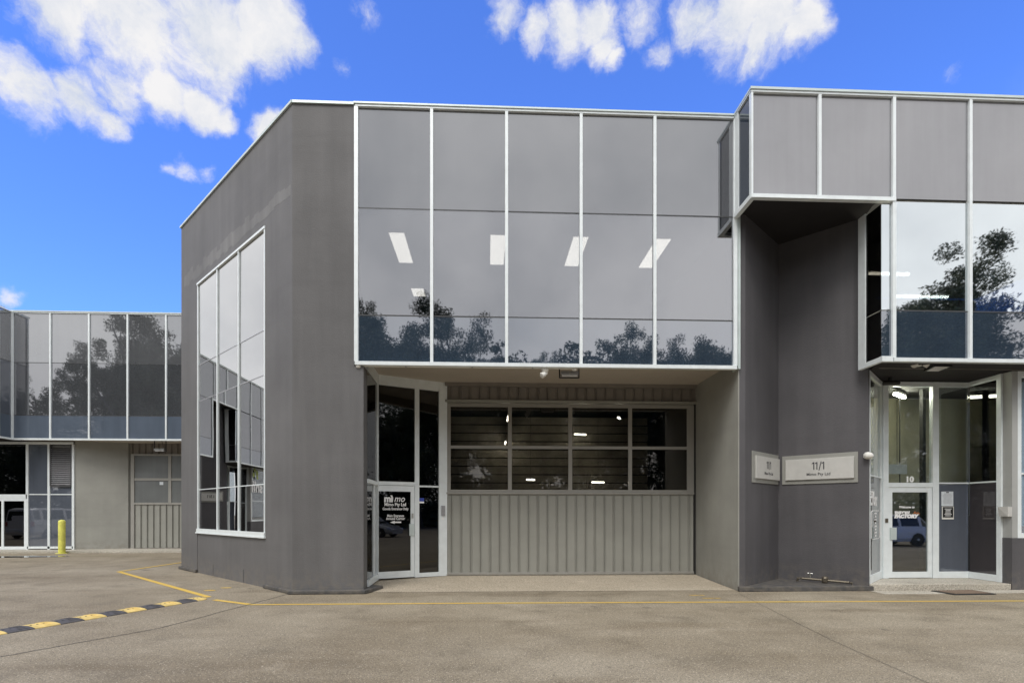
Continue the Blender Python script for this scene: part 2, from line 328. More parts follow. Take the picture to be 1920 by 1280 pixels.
def wob(A, B, n, a): return [(A[0]+(B[0]-A[0])*i/n+rnd.uniform(-a,a), A[1]+(B[1]-A[1])*i/n+rnd.uniform(-a,a)) for i in range(n+1)]
strip(wob((-5.9,-5.4), gp(0,1231), 4, .008)+wob(gp(0,1231), gp(300,1177), 12, .010)[1:]+wob(gp(300,1177), gp(545,1112), 14, .012)[1:], .015, 'joint', 'ground_joint')
strip(wob(gp(1385,1112), gp(1560,1200), 10, .004)+wob(gp(1560,1200), (4.0,-6.6), 8, .004)[1:], .0055, 'joint', 'ground_joint')
strip(wob((-2.3,.14), (5.0,.10), 12, .004), .012, 'joint', 'ground_joint')
# apron of exposed aggregate in the recess, rising a little to the door
mb = MB(); ap = [(-2.42,.15),(5.04,.11),(5.04,2.35),(-2.6,2.35)]
mb.add([(x,y,(.004 if y<1 else .085)) for x,y in ap]+[(x,y,-.05) for x,y in ap], [(0,1,2,3),(4,7,6,5),(0,4,5,1),(1,5,6,2),(2,6,7,3),(3,7,4,0)])
struct('concrete_apron', mb, 'aggregate')
# footpath along the far unit
struct('footpath', MB().prism([(-40,10.95),(-8,10.95),(-8,13.2),(-40,13.2)], -.05, .07), 'concrete')
mb = MB(); c = onZ(42,1043,.003); mb.add([(c.x+1.7*math.cos(t*R(15))*rnd.uniform(.75,1.1), c.y+.42*math.sin(t*R(15))*rnd.uniform(.6,1.1), .004) for t in range(24)], [tuple(range(24))])
struct('puddle', mb, 'water')

# ------------------------------------------------------------------ curtain wall builder
def curtain(parent, A, B, xs, rows, mats, sidew=.075, depth=.09, out=.05, head=True, sill=True):
    """A->B plan line (outer side to the right of the direction). xs: mullion positions; rows: heights; mats: pane material per row"""
    s0, s1 = xs[0], xs[-1]; sl_ = (s0, s1) if sill is True else sill
    fo = obj('sill_rail', MB().wall(A, B, sl_[0]-.02, sl_[1]+.02, rows[0]-.035, rows[0]+.035, out-depth, out+.012), 'frame_white', parent)
    if head: obj('head_rail', MB().wall(A, B, s0-.02, s1+.02, rows[-1]-.04, rows[-1], out-depth, out), 'frame_white', fo)
    for i, x in enumerate(xs):
        hw = sidew/2 if i in (0, len(xs)-1) else .029
        z0 = rows[0]+(.037 if sill is True or x <= sl_[1]+.03 else 0)
        obj('mullion', MB().wall(A, B, x-hw, x+hw, z0, rows[-1]-(.042 if head else 0), out-depth, out-.004), 'frame_white', fo)
    for j in range(len(rows)-1):
        for i in range(len(xs)-1):
            a, c = xs[i]+.03, xs[i+1]-.03
            t = rnd.uniform(-.0025,.0025)
            m = mats[j][i] if isinstance(mats[j], list) else mats[j]
            if m is None: continue
            z0 = rows[j]+(.04 if j == 0 and head else .012); z1 = rows[j+1]-(.045 if j == len(rows)-2 and head else .012)
            mbp = MB().wall(A, B, a, c, z0, z1, -.012+t, 0.0+t)
            # each pane sits a hair out of true, as real glazing does
            k = rnd.uniform(-.0014,.0014); k2 = rnd.uniform(-.0014,.0014); ux, uy = B[0]-A[0], B[1]-A[1]; l = math.hypot(ux,uy); nx, ny = uy/l, -ux/l
            mx_, my_ = A[0]+ux/l*(a+c)/2, A[1]+uy/l*(a+c)/2
            mbp.v = [(v[0]+nx*(k*(v[2]-(z0+z1)/2)+k2*((v[0]-mx_)*ux/l+(v[1]-my_)*uy/l)), v[1]+ny*(k*(v[2]-(z0+z1)/2)+k2*((v[0]-mx_)*ux/l+(v[1]-my_)*uy/l)), v[2]) for v in mbp.v]
            obj('glass_pane', mbp, m, fo)
        if j: obj('transom', MB().wall(A, B, s0, s1, rows[j]-.0115, rows[j]+.0115, -.02, .004), 'frame_dark', fo)
    return fo

# ------------------------------------------------------------------ main unit
U = thing('warehouse_unit', 'dark grey two storey warehouse unit with chamfered corner, glazed upper storey and roller door', 'building', (0, 3, 0))
A0 = (-3.79, 0.0); A1 = (-8.56, 4.77); LC = math.hypot(4.77, 4.77); q2 = math.sqrt(2)
# chamfer wall: line from far end to near corner so that its right-hand side is outside
CA, CB = A1, A0
ws0, ws1 = LC-3.84*q2, LC-.87*q2          # window opening
wz0, wz1 = 1.07, 7.60
wl = MB()
wl.wall(CA, CB, 0, ws0, 0, Zt, -.25, 0); wl.wall(CA, CB, ws1, LC, 0, Zt, -.25, 0)
wl.wall(CA, CB, ws0, ws1, wz1, Zt, -.25, 0)
obj('chamfer_wall', wl, 'paint_grey', U)
obj('wall_panel', MB().wall(CA, CB, ws0+.006, ws1-.006, 0.0, wz0, -.25, -.008), 'paint_grey', U)
for s in (.27, .72): obj('wall_joint', MB().wall(CA, CB, ws0+(ws1-ws0)*s-.006, ws0+(ws1-ws0)*s+.006, 0.02, .3, -.01, -.004), 'joint', U)
obj('pier_wall', MB().prism([(-3.79,.0),(-2.59,0),(-2.42,.0),(-2.42,.32),(-3.3,.32),(-3.55,.10)], 0, Zg-.05).prism([(-3.79,.0),(-2.60,0),(-2.60,.3),(-3.5,.3)], Zg-.05, Zt), 'paint_grey', U)
obj('side_wall', MB().prism([(-8.56,4.77),(-8.31,4.95),(-8.31,30),(-8.56,30)], 0, Zt), 'paint_grey', U)
# pale weathered band running over the chamfer window
sm = MB(); npt = 26
for i in range(npt):
    a = .25+(LC-.32)*i/npt; c_ = .25+(LC-.32)*(i+1)/npt; z = 7.80+rnd.uniform(-.05,.04)
    sm.wall(CA, CB, a, c_, z, z+.20+rnd.uniform(0,.16), 0, .0015)
obj('weathered_band', sm, 'paint_smear', U)
# coping
cp = MB(); cp.wall(CA, CB, -.03, LC+.02, Zt, Zt+.05, -.3, .035); cp.box(-3.78,-2.6,-.035,.3,Zt+.001,Zt+.051); cp.box(-2.6,5.05,-.07,.3,Zt+.002,Zt+.035)
obj('coping', cp, 'flashing', U)
# kerb plinth
kb = MB(); kb.wall(CA, CB, LC-.86*q2, LC+.03, 0, .085, 0, .07); kb.prism([(-3.85,-.11),(-2.36,-.11),(-2.36,.0),(-3.77,.0)], 0, .083); kb.prism([(-2.42,-.108),(-2.36,-.108),(-2.14,.55),(-2.42,.75)], 0, .08)
obj('kerb_plinth', MB().wall(CA, CB, -.06, ws0+.02, 0, .09, 0, .06), 'kerb_paint', U, bevel=.02)
obj('kerb_plinth', kb, 'kerb_paint', U, bevel=.02)
# chamfer window
fr = MB(); fr.wall(CA, CB, ws0, ws1, wz0, wz0+.09, -.1, .03)
fr.wall(CA, CB, ws0-.02, ws1+.02, wz0-.03, wz0, -.08, .045)
cw = obj('window_sill', fr, 'frame_white', U); obj('window_head', MB().wall(CA, CB, ws0, ws1, wz1-.05, wz1, -.1, .02), 'frame_white', cw)
pos = [ws0+.035, LC-2.833*q2, LC-1.89*q2, ws1-.035]
for i, x in enumerate(pos): obj('mullion', MB().wall(CA, CB, x-.024, x+.024, wz0+.09, wz1-.05, -.1, .008), 'frame_white', cw)
zr = [wz0+.09, 1.9, Zg, Zl, wz1-.05]; zr = [wz0+.09, 2.18, Zg, Zl, wz1-.05]
for j in range(4):
    for i in range(3):
        a, c_ = pos[i]+.03, pos[i+1]-.03; z0, z1 = zr[j]+(0 if j == 0 else .01), zr[j+1]-(0 if j == 3 else .01)
        mbp = MB().wall(CA, CB, a, c_, z0, z1, -.032, -.02); k = rnd.uniform(-.004,.004); zc = (z0+z1)/2; k2 = rnd.uniform(-.003,.003); mxx = (mbp.v[0][0]+mbp.v[1][0])/2
        mbp.v = [(v[0]-.7*(k*(v[2]-zc)+k2*(v[0]-mxx)), v[1]-.7*(k*(v[2]-zc)+k2*(v[0]-mxx)), v[2]) for v in mbp.v]
        obj('glass_pane', mbp, 'glass_side', cw)
    if j: obj('transom', MB().wall(CA, CB, pos[0]+.03, pos[-1]-.03, zr[j]-.0095, zr[j]+.0095, -.04, -.012), 'frame_white' if j == 1 else 'grey_metal', cw)
# upper curtain wall
XS = [-2.555, -1.09, .38, 1.86, 3.343, 4.985]
curtain(U, (0,0), (1,0), XS, [Zg, Zl, Zm, Zt], ['glass_bottom', 'glass_vision', 'glass_top'])
obj('end_trim', MB().box(5.03,5.075,-.06,.2,Zg-.03,Zm+.2), 'flashing', U)
# recess: soffit, cheeks, back
obj('soffit', MB().prism([(-2.6,.02),(5.08,.02),(5.08,2.5),(-2.6,2.5)], 4.66, 4.72), 'soffit', U)
obj('soffit_beam', MB().box(-2.56,5.03,.02,.10,Zg-.02,4.66), 'soffit', U)
obj('cheek_wall', MB().prism([(5.06,.002),(5.19,.002),(5.19,2.6),(5.06,2.6)], 0, 4.66), 'paint_olive', U)
obj('lintel_trim', MB().box(-1.0,5.06,2.10,2.2,4.58,4.66), 'clad_dark', U)
def ribbed(x0, x1, y, z0, z1, n, rise=.022, rw=.05):
    """folded sheet: flat pans between narrow standing ribs"""
    pitch = (x1-x0)/n; pts = [(x0, 0)]
    for i in range(n):
        c = x0+pitch*(i+.5); pts += [(c-rw/2-.006,0),(c-rw/2,rise),(c-.012,rise),(c-.010,-.008),(c+.010,-.008),(c+.012,rise),(c+rw/2,rise),(c+rw/2+.006,0)]
    pts.append((x1,0)); m = MB(); k = len(pts)
    m.add([(x,y-h,z0) for x,h in pts]+[(x,y-h,z1) for x,h in pts], [(i,i+1,k+i+1,k+i) for i in range(k-1)]); return m
obj('head_cladding', ribbed(-1.0,5.06,2.215,4.25,4.6,26), 'clad_dark', U)
obj('head_trim', MB().box(-1.0,5.06,2.13,2.26,4.20,4.255), 'clad_olive', U)
dr = obj('roller_door', MB().box(-.97,5.01,2.19,2.24,2.055,2.125).box(-.97,5.01,2.19,2.24,4.10,4.185).box(-.97,-.872,2.19,2.24,2.125,4.10).box(4.845,5.01,2.19,2.24,2.125,4.10)
    .box(-.97,5.01,2.19,2.25,.10,.16), 'frame_olive', U)
obj('cladding_sheet', ribbed(-.965,5.0,2.205,.16,2.05,26), 'clad_olive', dr)
obj('door_rail', MB().box(-.97,5.01,2.165,2.205,2.02,2.06), 'frame_olive', dr); obj('bottom_seal', MB().box(-.97,5.01,2.17,2.23,.088,.118), 'steel', dr)
obj('door_jamb', MB().box(5.012,5.058,2.2,2.28,.085,4.2), 'black_plastic', dr)
dx = [-.872, .54, 1.993, 3.447, 4.845]
for i in range(1,4): obj('door_stile', MB().box(dx[i]-.045,dx[i]+.045,2.188,2.24,2.126,4.099), 'frame_olive', dr)
obj('door_stile', MB().box(-.871,4.844,2.192,2.238,3.105,3.175), 'frame_olive', dr)
for i in range(4):
    for (z0,z1) in ((2.126,3.104),(3.176,4.099)): obj('glass_pane', MB().box(dx[i]+(.046 if i else 0),dx[i+1]-(.046 if i<3 else 0),2.215,2.225,z0,z1), 'glass_door', dr)
# canted shopfront with the goods door
GA, GB = (-2.46,1.5), (-1.02,2.2); gl_ = math.hypot(GB[0]-GA[0], GB[1]-GA[1])
S = lambda px: onL(px, GA, GB)
sf = MB(); sf.wall(GA,GB,-.03,S(700),.085,4.6,-.06,.05); sf.wall(GA,GB,S(777),S(785),.085,4.6,-.06,.045); sf.wall(GA,GB,S(822),gl_+.05,.085,4.6,-.06,.05)
sf.wall(GA,GB,S(700),S(777),2.20,2.28,-.05,.04); sf.wall(GA,GB,S(785),S(822),2.17,2.21,-.04,.03); sf.wall(GA,GB,-.03,gl_+.05,4.44,4.66,-.05,.04); sf.wall(GA,GB,S(785),S(822),.085,.18,-.05,.04)
shop = obj('shopfront_frame', sf, 'frame_white', U)
obj('glass_pane', MB().wall(GA,GB,S(700),S(777),2.28,4.44,-.01,.0), 'glass_tint', shop); obj('glass_pane', MB().wall(GA,GB,S(785),S(822),2.21,4.44,-.01,.0), 'glass_tint', shop); obj('glass_pane', MB().wall(GA,GB,S(785),S(822),.18,2.17,-.01,.0), 'glass_tint', shop)
d0, d1 = S(700)+.006, S(777)-.006; dm = MB(); dm.wall(GA,GB,d0,d0+.10,.10,2.19,-.02,.03); dm.wall(GA,GB,d1-.09,d1,.10,2.19,-.02,.03); dm.wall(GA,GB,d0+.10,d1-.09,2.06,2.19,-.02,.028); dm.wall(GA,GB,d0+.10,d1-.09,.10,.25,-.02,.028)
door = obj('goods_door', dm, 'frame_white', U)
obj('door_glass', MB().wall(GA,GB,d0+.10,d1-.09,.25,2.06,-.006,.004), 'glass_tint', door)
obj('pull_handle', MB().wall(GA,GB,d1-.13,d1-.02,1.05,1.32,.032,.062), 'flashing', door); obj('lock', MB().wall(GA,GB,d1-.07,d1-.03,1.45,1.56,.03,.045), 'steel', door)
gu = ((GB[0]-GA[0])/gl_, (GB[1]-GA[1])/gl_); gn = (gu[1], -gu[0])
def gpnt(px, py, off=.008): s, z = onL(px, GA, GB, py); return (GA[0]+gu[0]*s+gn[0]*off, GA[1]+gu[1]*s+gn[1]*off, z)
GR = (gu[0], gu[1], 0)
text('lettering', 'mì', .15, gpnt(720,940), GR, 'letter_white', door, bold=.01, sx=.98); text('lettering', 'mo', .15, gpnt(738.5,940), GR, 'letter_white', door, shear=.3, bold=.001, sx=.9)
text('lettering', 'Mimo Pty Ltd', .075, gpnt(741,948), GR, 'letter_white', door, 'CENTER', bold=.003, sx=.88); text('lettering', 'Goods Entrance Only', .058, gpnt(741.5,955.5), GR, 'letter_white', door, 'CENTER', bold=.002, sx=.84)
text('lettering', 'Main Entrance', .058, gpnt(741.5,968.5), GR, 'letter_white', door, 'CENTER', bold=.002, sx=.84); text('lettering', 'Around Corner', .058, gpnt(741.5,973.8), GR, 'letter_white', door, 'CENTER', bold=.002, sx=.84)
a = Vector(gpnt(741.5,978.5)); gv = Vector(GR); am = MB(); am.add([a+gv*.13+Vector((0,0,.016)), a+gv*.13-Vector((0,0,.016)), a-gv*.03-Vector((0,0,.016)), a-gv*.03+Vector((0,0,.016)), a-gv*.02+Vector((0,0,.036)), a-gv*.13, a-gv*.02-Vector((0,0,.036))], [(3,2,1,0),(4,5,6)])
obj('arrow', am, 'letter_white', door)
s_, z_ = onL(790, GA, GB, 938); stk = obj('sticker', MB().wall(GA,GB,s_-.055,s_+.065,z_-.02,z_+.06,.001,.003), 'blue_sticker', shop); obj('sticker', MB().wall(GA,GB,s_-.055,s_+.065,z_-.06,z_-.022,.001,.003), 'letter_white', shop)
# narrow side glass between pier and shopfront
HA, HB = (-2.44,.32), (-2.47,1.47); hl = 1.15
hf = MB(); hf.wall(HB,HA,0,.07,.085,4.6,-.05,.03) ; hf.wall(HB,HA,.07,hl,2.18,2.26,-.05,.03); hf.wall(HB,HA,.07,hl,.085,.22,-.05,.03); hf.wall(HB,HA,0,hl,4.45,4.66,-.05,.03); hf.wall(HB,HA,.42,.48,.22,2.18,-.05,.03)
TFs = obj('side_light_frame', hf, 'frame_white', U); obj('glass_pane', MB().wall(HB,HA,.07,hl,2.26,4.45,-.02,-.01), 'glass_tint', TFs); obj('glass_pane', MB().wall(HB,HA,.48,hl,.22,2.18,-.02,-.01), 'glass_tint', TFs)
# interior shells
PL = [(-8.2,5.05),(-3.75,.35),(-2.75,.38),(-2.58,1.62),(-1.1,2.34),(5.03,2.34),(5.03,9),(-8.2,9)]
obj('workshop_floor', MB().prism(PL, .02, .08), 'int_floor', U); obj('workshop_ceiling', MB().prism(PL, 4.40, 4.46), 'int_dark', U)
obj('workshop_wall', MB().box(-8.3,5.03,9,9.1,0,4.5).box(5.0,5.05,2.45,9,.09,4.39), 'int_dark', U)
for k in range(12): obj('board', MB().box(-1.3,4.6,4.6,4.63,1.5+.235*k,1.5+.235*k+.205), 'int_board', U)
for x_ in (-1.0,4.2): obj('board_post', MB().box(x_,x_+.1,4.65,4.75,.08,4.4), 'int_dark', U)
PU = [(-8.2,5.05),(-3.72,.38),(-2.6,.3),(4.95,.12),(4.95,9),(-8.2,9)]
obj('office_floor', MB().prism(PU, 4.73, 4.80), 'int_floor', U); obj('office_ceiling', MB().prism(PU, 7.56, 7.62), 'int_wall', U)
obj('office_wall', MB().box(-8.3,5.0,9.0,9.1,4.8,7.56).box(4.95,5.0,.3,9,4.8,7.56), 'int_wall', U)
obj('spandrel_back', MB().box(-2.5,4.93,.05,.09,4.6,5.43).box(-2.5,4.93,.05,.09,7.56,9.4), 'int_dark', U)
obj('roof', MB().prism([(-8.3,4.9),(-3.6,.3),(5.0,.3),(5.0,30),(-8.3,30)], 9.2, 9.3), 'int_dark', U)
obj('rear_wall', MB().box(-8.5,5.0,29.8,30,0,9.2), 'paint_grey', U)
text_n = 0
for k, (x, y, lab) in enumerate([(-1.93,.88,'ceiling light panel nearest the chamfered corner behind the upper glazing'),(.06+.17,.88,'ceiling light panel behind the second mullion of the upper glazing'),(2.02,.88,'ceiling light panel behind the middle mullion of the upper glazing'),(3.83,.89,'ceiling light panel nearest the gym end of the upper glazing'),(-1.86,3.7,'small ceiling light panel deeper in the room above the leftmost pane'),(-4.9,4.0,'ceiling light panel seen through the tall chamfer window')]):
    t = thing('ceiling_light', lab, 'ceiling light', (x, y+.68, 7.50), 'office ceiling lights'); l_ = 1.35 if k < 4 else (.5 if k == 4 else 1.4)
    obj('diffuser', MB().box(x-.16,x+.16,y,y+l_,7.512,7.518), 'troffer', t); obj('tray', MB().box(x-.18,x+.18,y-.02,y+l_+.02,7.519,7.559), 'white_plastic', t)
for k, (x, y, z, l_, rz, lab) in enumerate([(.53,3.2,4.0,.9,90,'upper left of the lit tubes'),(.5,4.2,3.5,.6,90,'middle left of the lit tubes'),(2.55,4.0,3.72,.5,20,'upper right of the lit tubes'),(1.15,3.6,2.45,.35,30,'lower left of the lit tubes'),(3.0,3.8,2.40,.5,15,'lower right of the lit tubes'),(3.45,3.3,4.05,.3,60,'rightmost of the lit tubes')]):
    t = thing('tube_light', lab+' behind the roller door windows', 'tube light', (x, y, z), 'workshop tube lights'); dx_, dy_ = math.cos(R(rz))*l_*.36, math.sin(R(rz))*l_*.36
    obj('tube', MB().tube([(x-dx_,y-dy_,z),(x+dx_,y+dy_,z)], .015), 'tube', t); obj('batten', MB().tube([(x-dx_,y-dy_,z+.05),(x+dx_,y+dy_,z+.05)], .03, 4), 'white_plastic', t); obj('suspension_wire', MB().tube([(x,y,z+.08),(x,y,4.40)], .004, 4), 'black_plastic', t)

# ------------------------------------------------------------------ the gym unit (built once here, once mirrored for the far neighbour)
def gym_unit(near=True):
    G = thing('gym_unit' if near else 'corner_unit', 'dark grey unit with overhanging glazed upper storey and recessed gym entrance' if near else 'far left unit with overhanging glazed upper storey, only its edge in view', 'building', (8.5, 3, 0))
    B = -.68; x0, xc = 4.98, 7.51; XE = 13.85 if near else 28.9
    C = (6.53,1.15); W1 = (5.2,.0); W2 = (7.72,-.05)
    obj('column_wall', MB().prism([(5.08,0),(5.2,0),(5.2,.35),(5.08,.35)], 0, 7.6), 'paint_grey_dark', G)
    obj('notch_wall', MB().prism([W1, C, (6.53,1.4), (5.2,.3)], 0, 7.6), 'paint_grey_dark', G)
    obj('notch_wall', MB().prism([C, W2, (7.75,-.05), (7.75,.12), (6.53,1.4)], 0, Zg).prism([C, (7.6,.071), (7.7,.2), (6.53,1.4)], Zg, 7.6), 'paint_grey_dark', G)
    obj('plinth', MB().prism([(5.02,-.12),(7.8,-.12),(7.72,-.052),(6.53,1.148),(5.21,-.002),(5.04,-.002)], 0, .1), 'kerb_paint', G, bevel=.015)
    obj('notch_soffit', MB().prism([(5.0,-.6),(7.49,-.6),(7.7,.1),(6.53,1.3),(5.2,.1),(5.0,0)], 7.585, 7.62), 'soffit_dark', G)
    # upper box
    xs = [0, 1.31, 2.765]+[4.28+1.51*i for i in range(4 if near else 14)]
    obj('box_side_frame', MB().box(x0-.02,x0+.05,-.2,-.03,7.5,Zt).box(x0-.03,x0+.06,B-.04,-.03,7.49,7.58).box(x0-.03,x0+.06,B-.04,-.03,Zt-.03,Zt), 'frame_white', G)
    obj('glass_pane', MB().box(x0,x0+.012,B+.0,-.2,7.58,Zt-.05), 'glass_navy', G)
    curtain(G, (x0,B), (x0+1,B), xs, [7.535, Zt], ['glass_gym_top' if near else 'glass_far_top'], sidew=.036, sill=(0, xs[2]))
    curtain(G, (x0,B), (x0+1,B), xs[2:], [Zg, Zl, 7.533], ['glass_bottom', 'glass_mirror' if near else 'glass_far_mid'], sidew=.068, head=False)
    ff = obj('corner_window_frame', MB().box(xc-.02,x0+xs[2]-.04,B-.06,B+.03,Zg-.04,Zg+.06).box(xc-.018,xc+.05,B+.031,-.281,Zg-.037,Zg+.057).box(xc-.02,xc+.05,-.28,-.08,Zg-.04,7.5), 'frame_white', G)
    for (z0,z1,m1) in ((Zg+.06,Zl-.01,'glass_bottom'),(Zl+.01,7.46,'glass_mirror')):
        obj('glass_pane', MB().box(xc+.01,x0+xs[2]-.036,B,B+.01,z0,z1), m1, ff)
        obj('glass_pane', MB().box(xc,xc+.01,B+.002,-.28,z0,z1), 'glass_tint', ff)
    obj('coping', MB().box(x0-.04,XE,B-.07,.0,Zt+.001,Zt+.045), 'flashing', G)
    obj('spandrel_back', MB().box(x0+.1,XE,B+.1,B+.13,7.64,9.4).box(xc+.1,XE,B+.1,B+.13,4.6,5.42), 'int_dark', G)
    obj('upper_room', MB().box(xc+.1,XE,4,4.1,4.6,7.6).box(xc+.1,XE,B+.14,4,7.63,7.7).box(xc+.1,XE,.3,4,4.56,4.6), 'int_wall', G)
    obj('roof', MB().prism([(x0+.05,.3),(x0+.05,-.5),(XE,-.5),(XE,30),(5.02,30)], 9.22, 9.3), 'int_dark', G)
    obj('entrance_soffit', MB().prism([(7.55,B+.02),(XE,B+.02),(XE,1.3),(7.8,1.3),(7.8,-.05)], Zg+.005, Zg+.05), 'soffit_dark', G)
    obj('soffit_joint', MB().box(7.9,XE,-.12,-.10,Zg,Zg+.004), 'clad_dark', G)
    # entrance glazing
    ye = .9; zf = .13; zt = Zg-.02; e0 = (7.76,-.02); e1 = (8.72,ye)
    el = math.hypot(e1[0]-e0[0], e1[1]-e0[1])
    pa = obj('entry_side_frame', MB().wall(e0,e1,0,.05,zf,zt,-.05,.02).wall(e0,e1,el-.06,el-.0,zf,zt,-.05,.02).wall(e0,e1,.05,el-.06,zf,zf+.16,-.05,.02).wall(e0,e1,.05,el-.06,zt-.1,zt,-.05,.02).wall(e0,e1,.05,el-.06,2.33,2.36,-.04,.012), 'frame_white', G)
    obj('glass_pane', MB().wall(e0,e1,.05,el-.06,zf+.16,2.33,-.02,-.01), 'glass_grey', pa); obj('glass_pane', MB().wall(e0,e1,.05,el-.06,2.36,zt-.1,-.02,-.01), 'glass_clear', pa)
    m = MB(); X = lambda px: onY(px, 900, ye).x
    xa, xb, xd_, xf_ = 8.73, X(1746), X(1757), 10.72
    m.box(xa,xa+.12,ye-.05,ye+.05,zf,zt); m.box(xb,xd_,ye-.05,ye+.05,zf,zt); m.box(xa+.12,xb,ye-.04,ye+.04,2.14,2.24); m.box(xa+.12,xb,ye-.04,ye+.04,zt-.1,zt); m.box(xd_,xf_,ye-.04,ye+.04,zt-.1,zt); m.box(xd_,xf_,ye-.04,ye+.04,zf,zf+.14); m.box(xd_,xf_,ye-.02,ye+.02,2.22,2.25)
    en = obj('entry_frame', m, 'frame_white', G)
    obj('glass_pane', MB().box(xa+.12,xb,ye,ye+.01,2.24,zt-.1), 'glass_clear', en)
    obj('glass_pane', MB().box(xd_,xf_,ye,ye+.01,2.25,zt-.1), 'glass_clear', en); obj('glass_pane', MB().box(xd_,xf_,ye,ye+.01,zf+.14,2.22), 'glass_blue', en)
    q0, q1 = xa+.13, xb-.01
    dm = MB().box(q0,q0+.09,ye-.03,ye+.02,zf+.01,2.13).box(q1-.09,q1,ye-.03,ye+.02,zf+.01,2.13).box(q0+.09,q1-.09,ye-.028,ye+.018,2.03,2.13).box(q0+.09,q1-.09,ye-.028,ye+.018,zf+.01,zf+.14)
    gd = obj('entry_door', dm, 'frame_white', G); obj('door_glass', MB().box(q0+.09,q1-.09,ye-.006,ye+.004,zf+.14,2.03), 'glass_entry', gd)
    obj('door_plate', MB().box(q0+.03,q0+.17,ye-.055,ye-.032,.98,1.25), 'flashing', gd); obj('lock', MB().box(xa+.04,xa+.1,ye-.065,ye-.052,1.36,1.45), 'brass', gd)
    rp = obj('return_frame', MB().box(xf_-.04,xf_+.03,.1,.2,zf,zt).box(xf_-.03,xf_+.02,.2,ye-.05,zf,zf+.14).box(xf_-.03,xf_+.02,.2,ye-.05,zt-.1,zt).box(xf_-.02,xf_+.01,.2,ye-.05,2.22,2.25), 'frame_white', G)
    obj('glass_pane', MB().box(xf_-.005,xf_+.005,.2,ye-.05,zf+.14,2.22), 'glass_dark', rp); obj('glass_pane', MB().box(xf_-.005,xf_+.005,.2,ye-.05,2.25,zt-.1), 'glass_tint', rp)
    obj('return_wall', MB().box(xf_+.0,xf_+.12,-.1,.098,1.06,zt), 'paint_pale', G)
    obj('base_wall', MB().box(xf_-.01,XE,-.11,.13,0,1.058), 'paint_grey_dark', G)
    wf = obj('front_window_frame', MB().box(xf_+.12,xf_+.2,-.1,0,1.06,zt).box(xf_+.2,XE,-.1,0,1.06,1.16).box(xf_+.2,XE,-.1,0,zt-.12,zt).box(xf_+.2,XE,-.06,-.02,2.36,2.40), 'frame_white', G)
    obj('glass_pane', MB().box(xf_+.2,XE,-.05,-.04,1.16,2.36), 'glass_clear', wf); obj('glass_pane', MB().box(xf_+.2,XE,-.05,-.04,2.40,zt-.12), 'glass_clear', wf)
    obj('blind', MB().box(xf_+.2,XE,-.03,-.02,1.3,zt-.2), 'blind' if near else 'int_dark', wf)
    # lobby behind the entrance
    obj('lobby_floor', MB().prism([(7.95,.25),(8.72,.96),(10.70,.96),(13.6,1.0),(13.6,3),(7.95,3)], .06, .12), 'int_floor', G)
    obj('lobby_wall', MB().box(7.9,13.6,2.9,3.0,.12,4.6).box(7.86,7.93,.3,2.9,.12,4.6), 'int_cream', G)
    obj('lobby_partition', MB().box(12.35,13.6,2.6,2.66,.12,4.4), 'int_blue', G); obj('lobby_post', MB().box(9.93,10.0,1.2,1.3,.12,4.4), 'int_dark', G)
    obj('lobby_ceiling', MB().add([(7.9,.96,4.42),(13.6,.96,4.42),(13.6,2.9,4.55),(7.9,2.9,4.55),(7.9,.96,4.46),(13.6,.96,4.46),(13.6,2.9,4.6),(7.9,2.9,4.6)], [(0,1,2,3),(4,7,6,5),(0,4,5,1),(1,5,6,2),(2,6,7,3),(3,7,4,0)]), 'int_dark', G)
    obj('reception_bench', MB().box(9.9,12.4,2.2,2.6,.12,1.5), 'int_dark', G)
    return G, en, gd, pa, xa, xb, ye, e0, e1
G, en, gd, pa, xa, xb, ye, e0, e1 = gym_unit(True)
step = struct('entrance_step', MB().prism([(7.755,-.08),(10.70,-.10),(10.70,.9),(8.7,.95),(7.757,-.01)], -.02, .125), 'concrete', bevel=.012)
struct('entrance_threshold', MB().prism([(7.70,-.55),(11.2,-.52),(11.2,-.12),(7.70,-.13)], -.03, .006), 'concrete')
EY = lambda px, py, o=-.008: tuple(onY(px, py, ye+o))
text('unit_number', '10', .12, (onY(1697,906,ye).x, ye-.01, 2.262), (1,0,0), 'letter_white', en, bold=.008, sx=1.15)
text('lettering', 'Welcome to', .05, EY(1700,952), (1,0,0), 'letter_white', gd, 'CENTER', shear=.2, bold=.002)
text('lettering', 'THE GYM', .052, EY(1677,962.5), (1,0,0), 'letter_white', gd, shear=.25, bold=.008, sx=1.1)
text('lettering', 'FACTORY', .075, EY(1677,970.2), (1,0,0), 'letter_white', gd, shear=.25, bold=.009, sx=1.12)
mb = MB(); p0 = Vector(EY(1713,963)); mb.tube([p0, p0+Vector((.03,0,.05)), p0+Vector((.06,0,.0)), p0+Vector((.09,0,.035)), p0+Vector((.14,0,.0))], .007, 4); obj('orange_flourish', mb, 'letter_orange', gd)
ev = Vector((e1[0]-e0[0], e1[1]-e0[1], 0)).normalized(); en_ = Vector((ev.y, -ev.x, 0))
def EP(px, py): s, z = onL(px, e0, e1, py); return Vector((e0[0], e0[1], z))+ev*s+en_*-.004
text('lettering', 'THE GYM', .13, EP(1628.5,931), ev, 'letter_white', pa, bold=.008, sx=.8); text('lettering', 'FACTORY', .19, EP(1628.5,946), ev, 'letter_white', pa, bold=.01, sx=.78)
for k in range(8):      # opening hours too small to read: short white bars
    c = EP(1642,963+k*6.0); w_ = .16 if k % 2 else .24
    obj('text_line', MB().add([c-ev*w_/2, c+ev*w_/2, c+ev*w_/2+Vector((0,0,.03)), c-ev*w_/2+Vector((0,0,.03))], [(0,1,2,3)]), 'letter_white', pa)
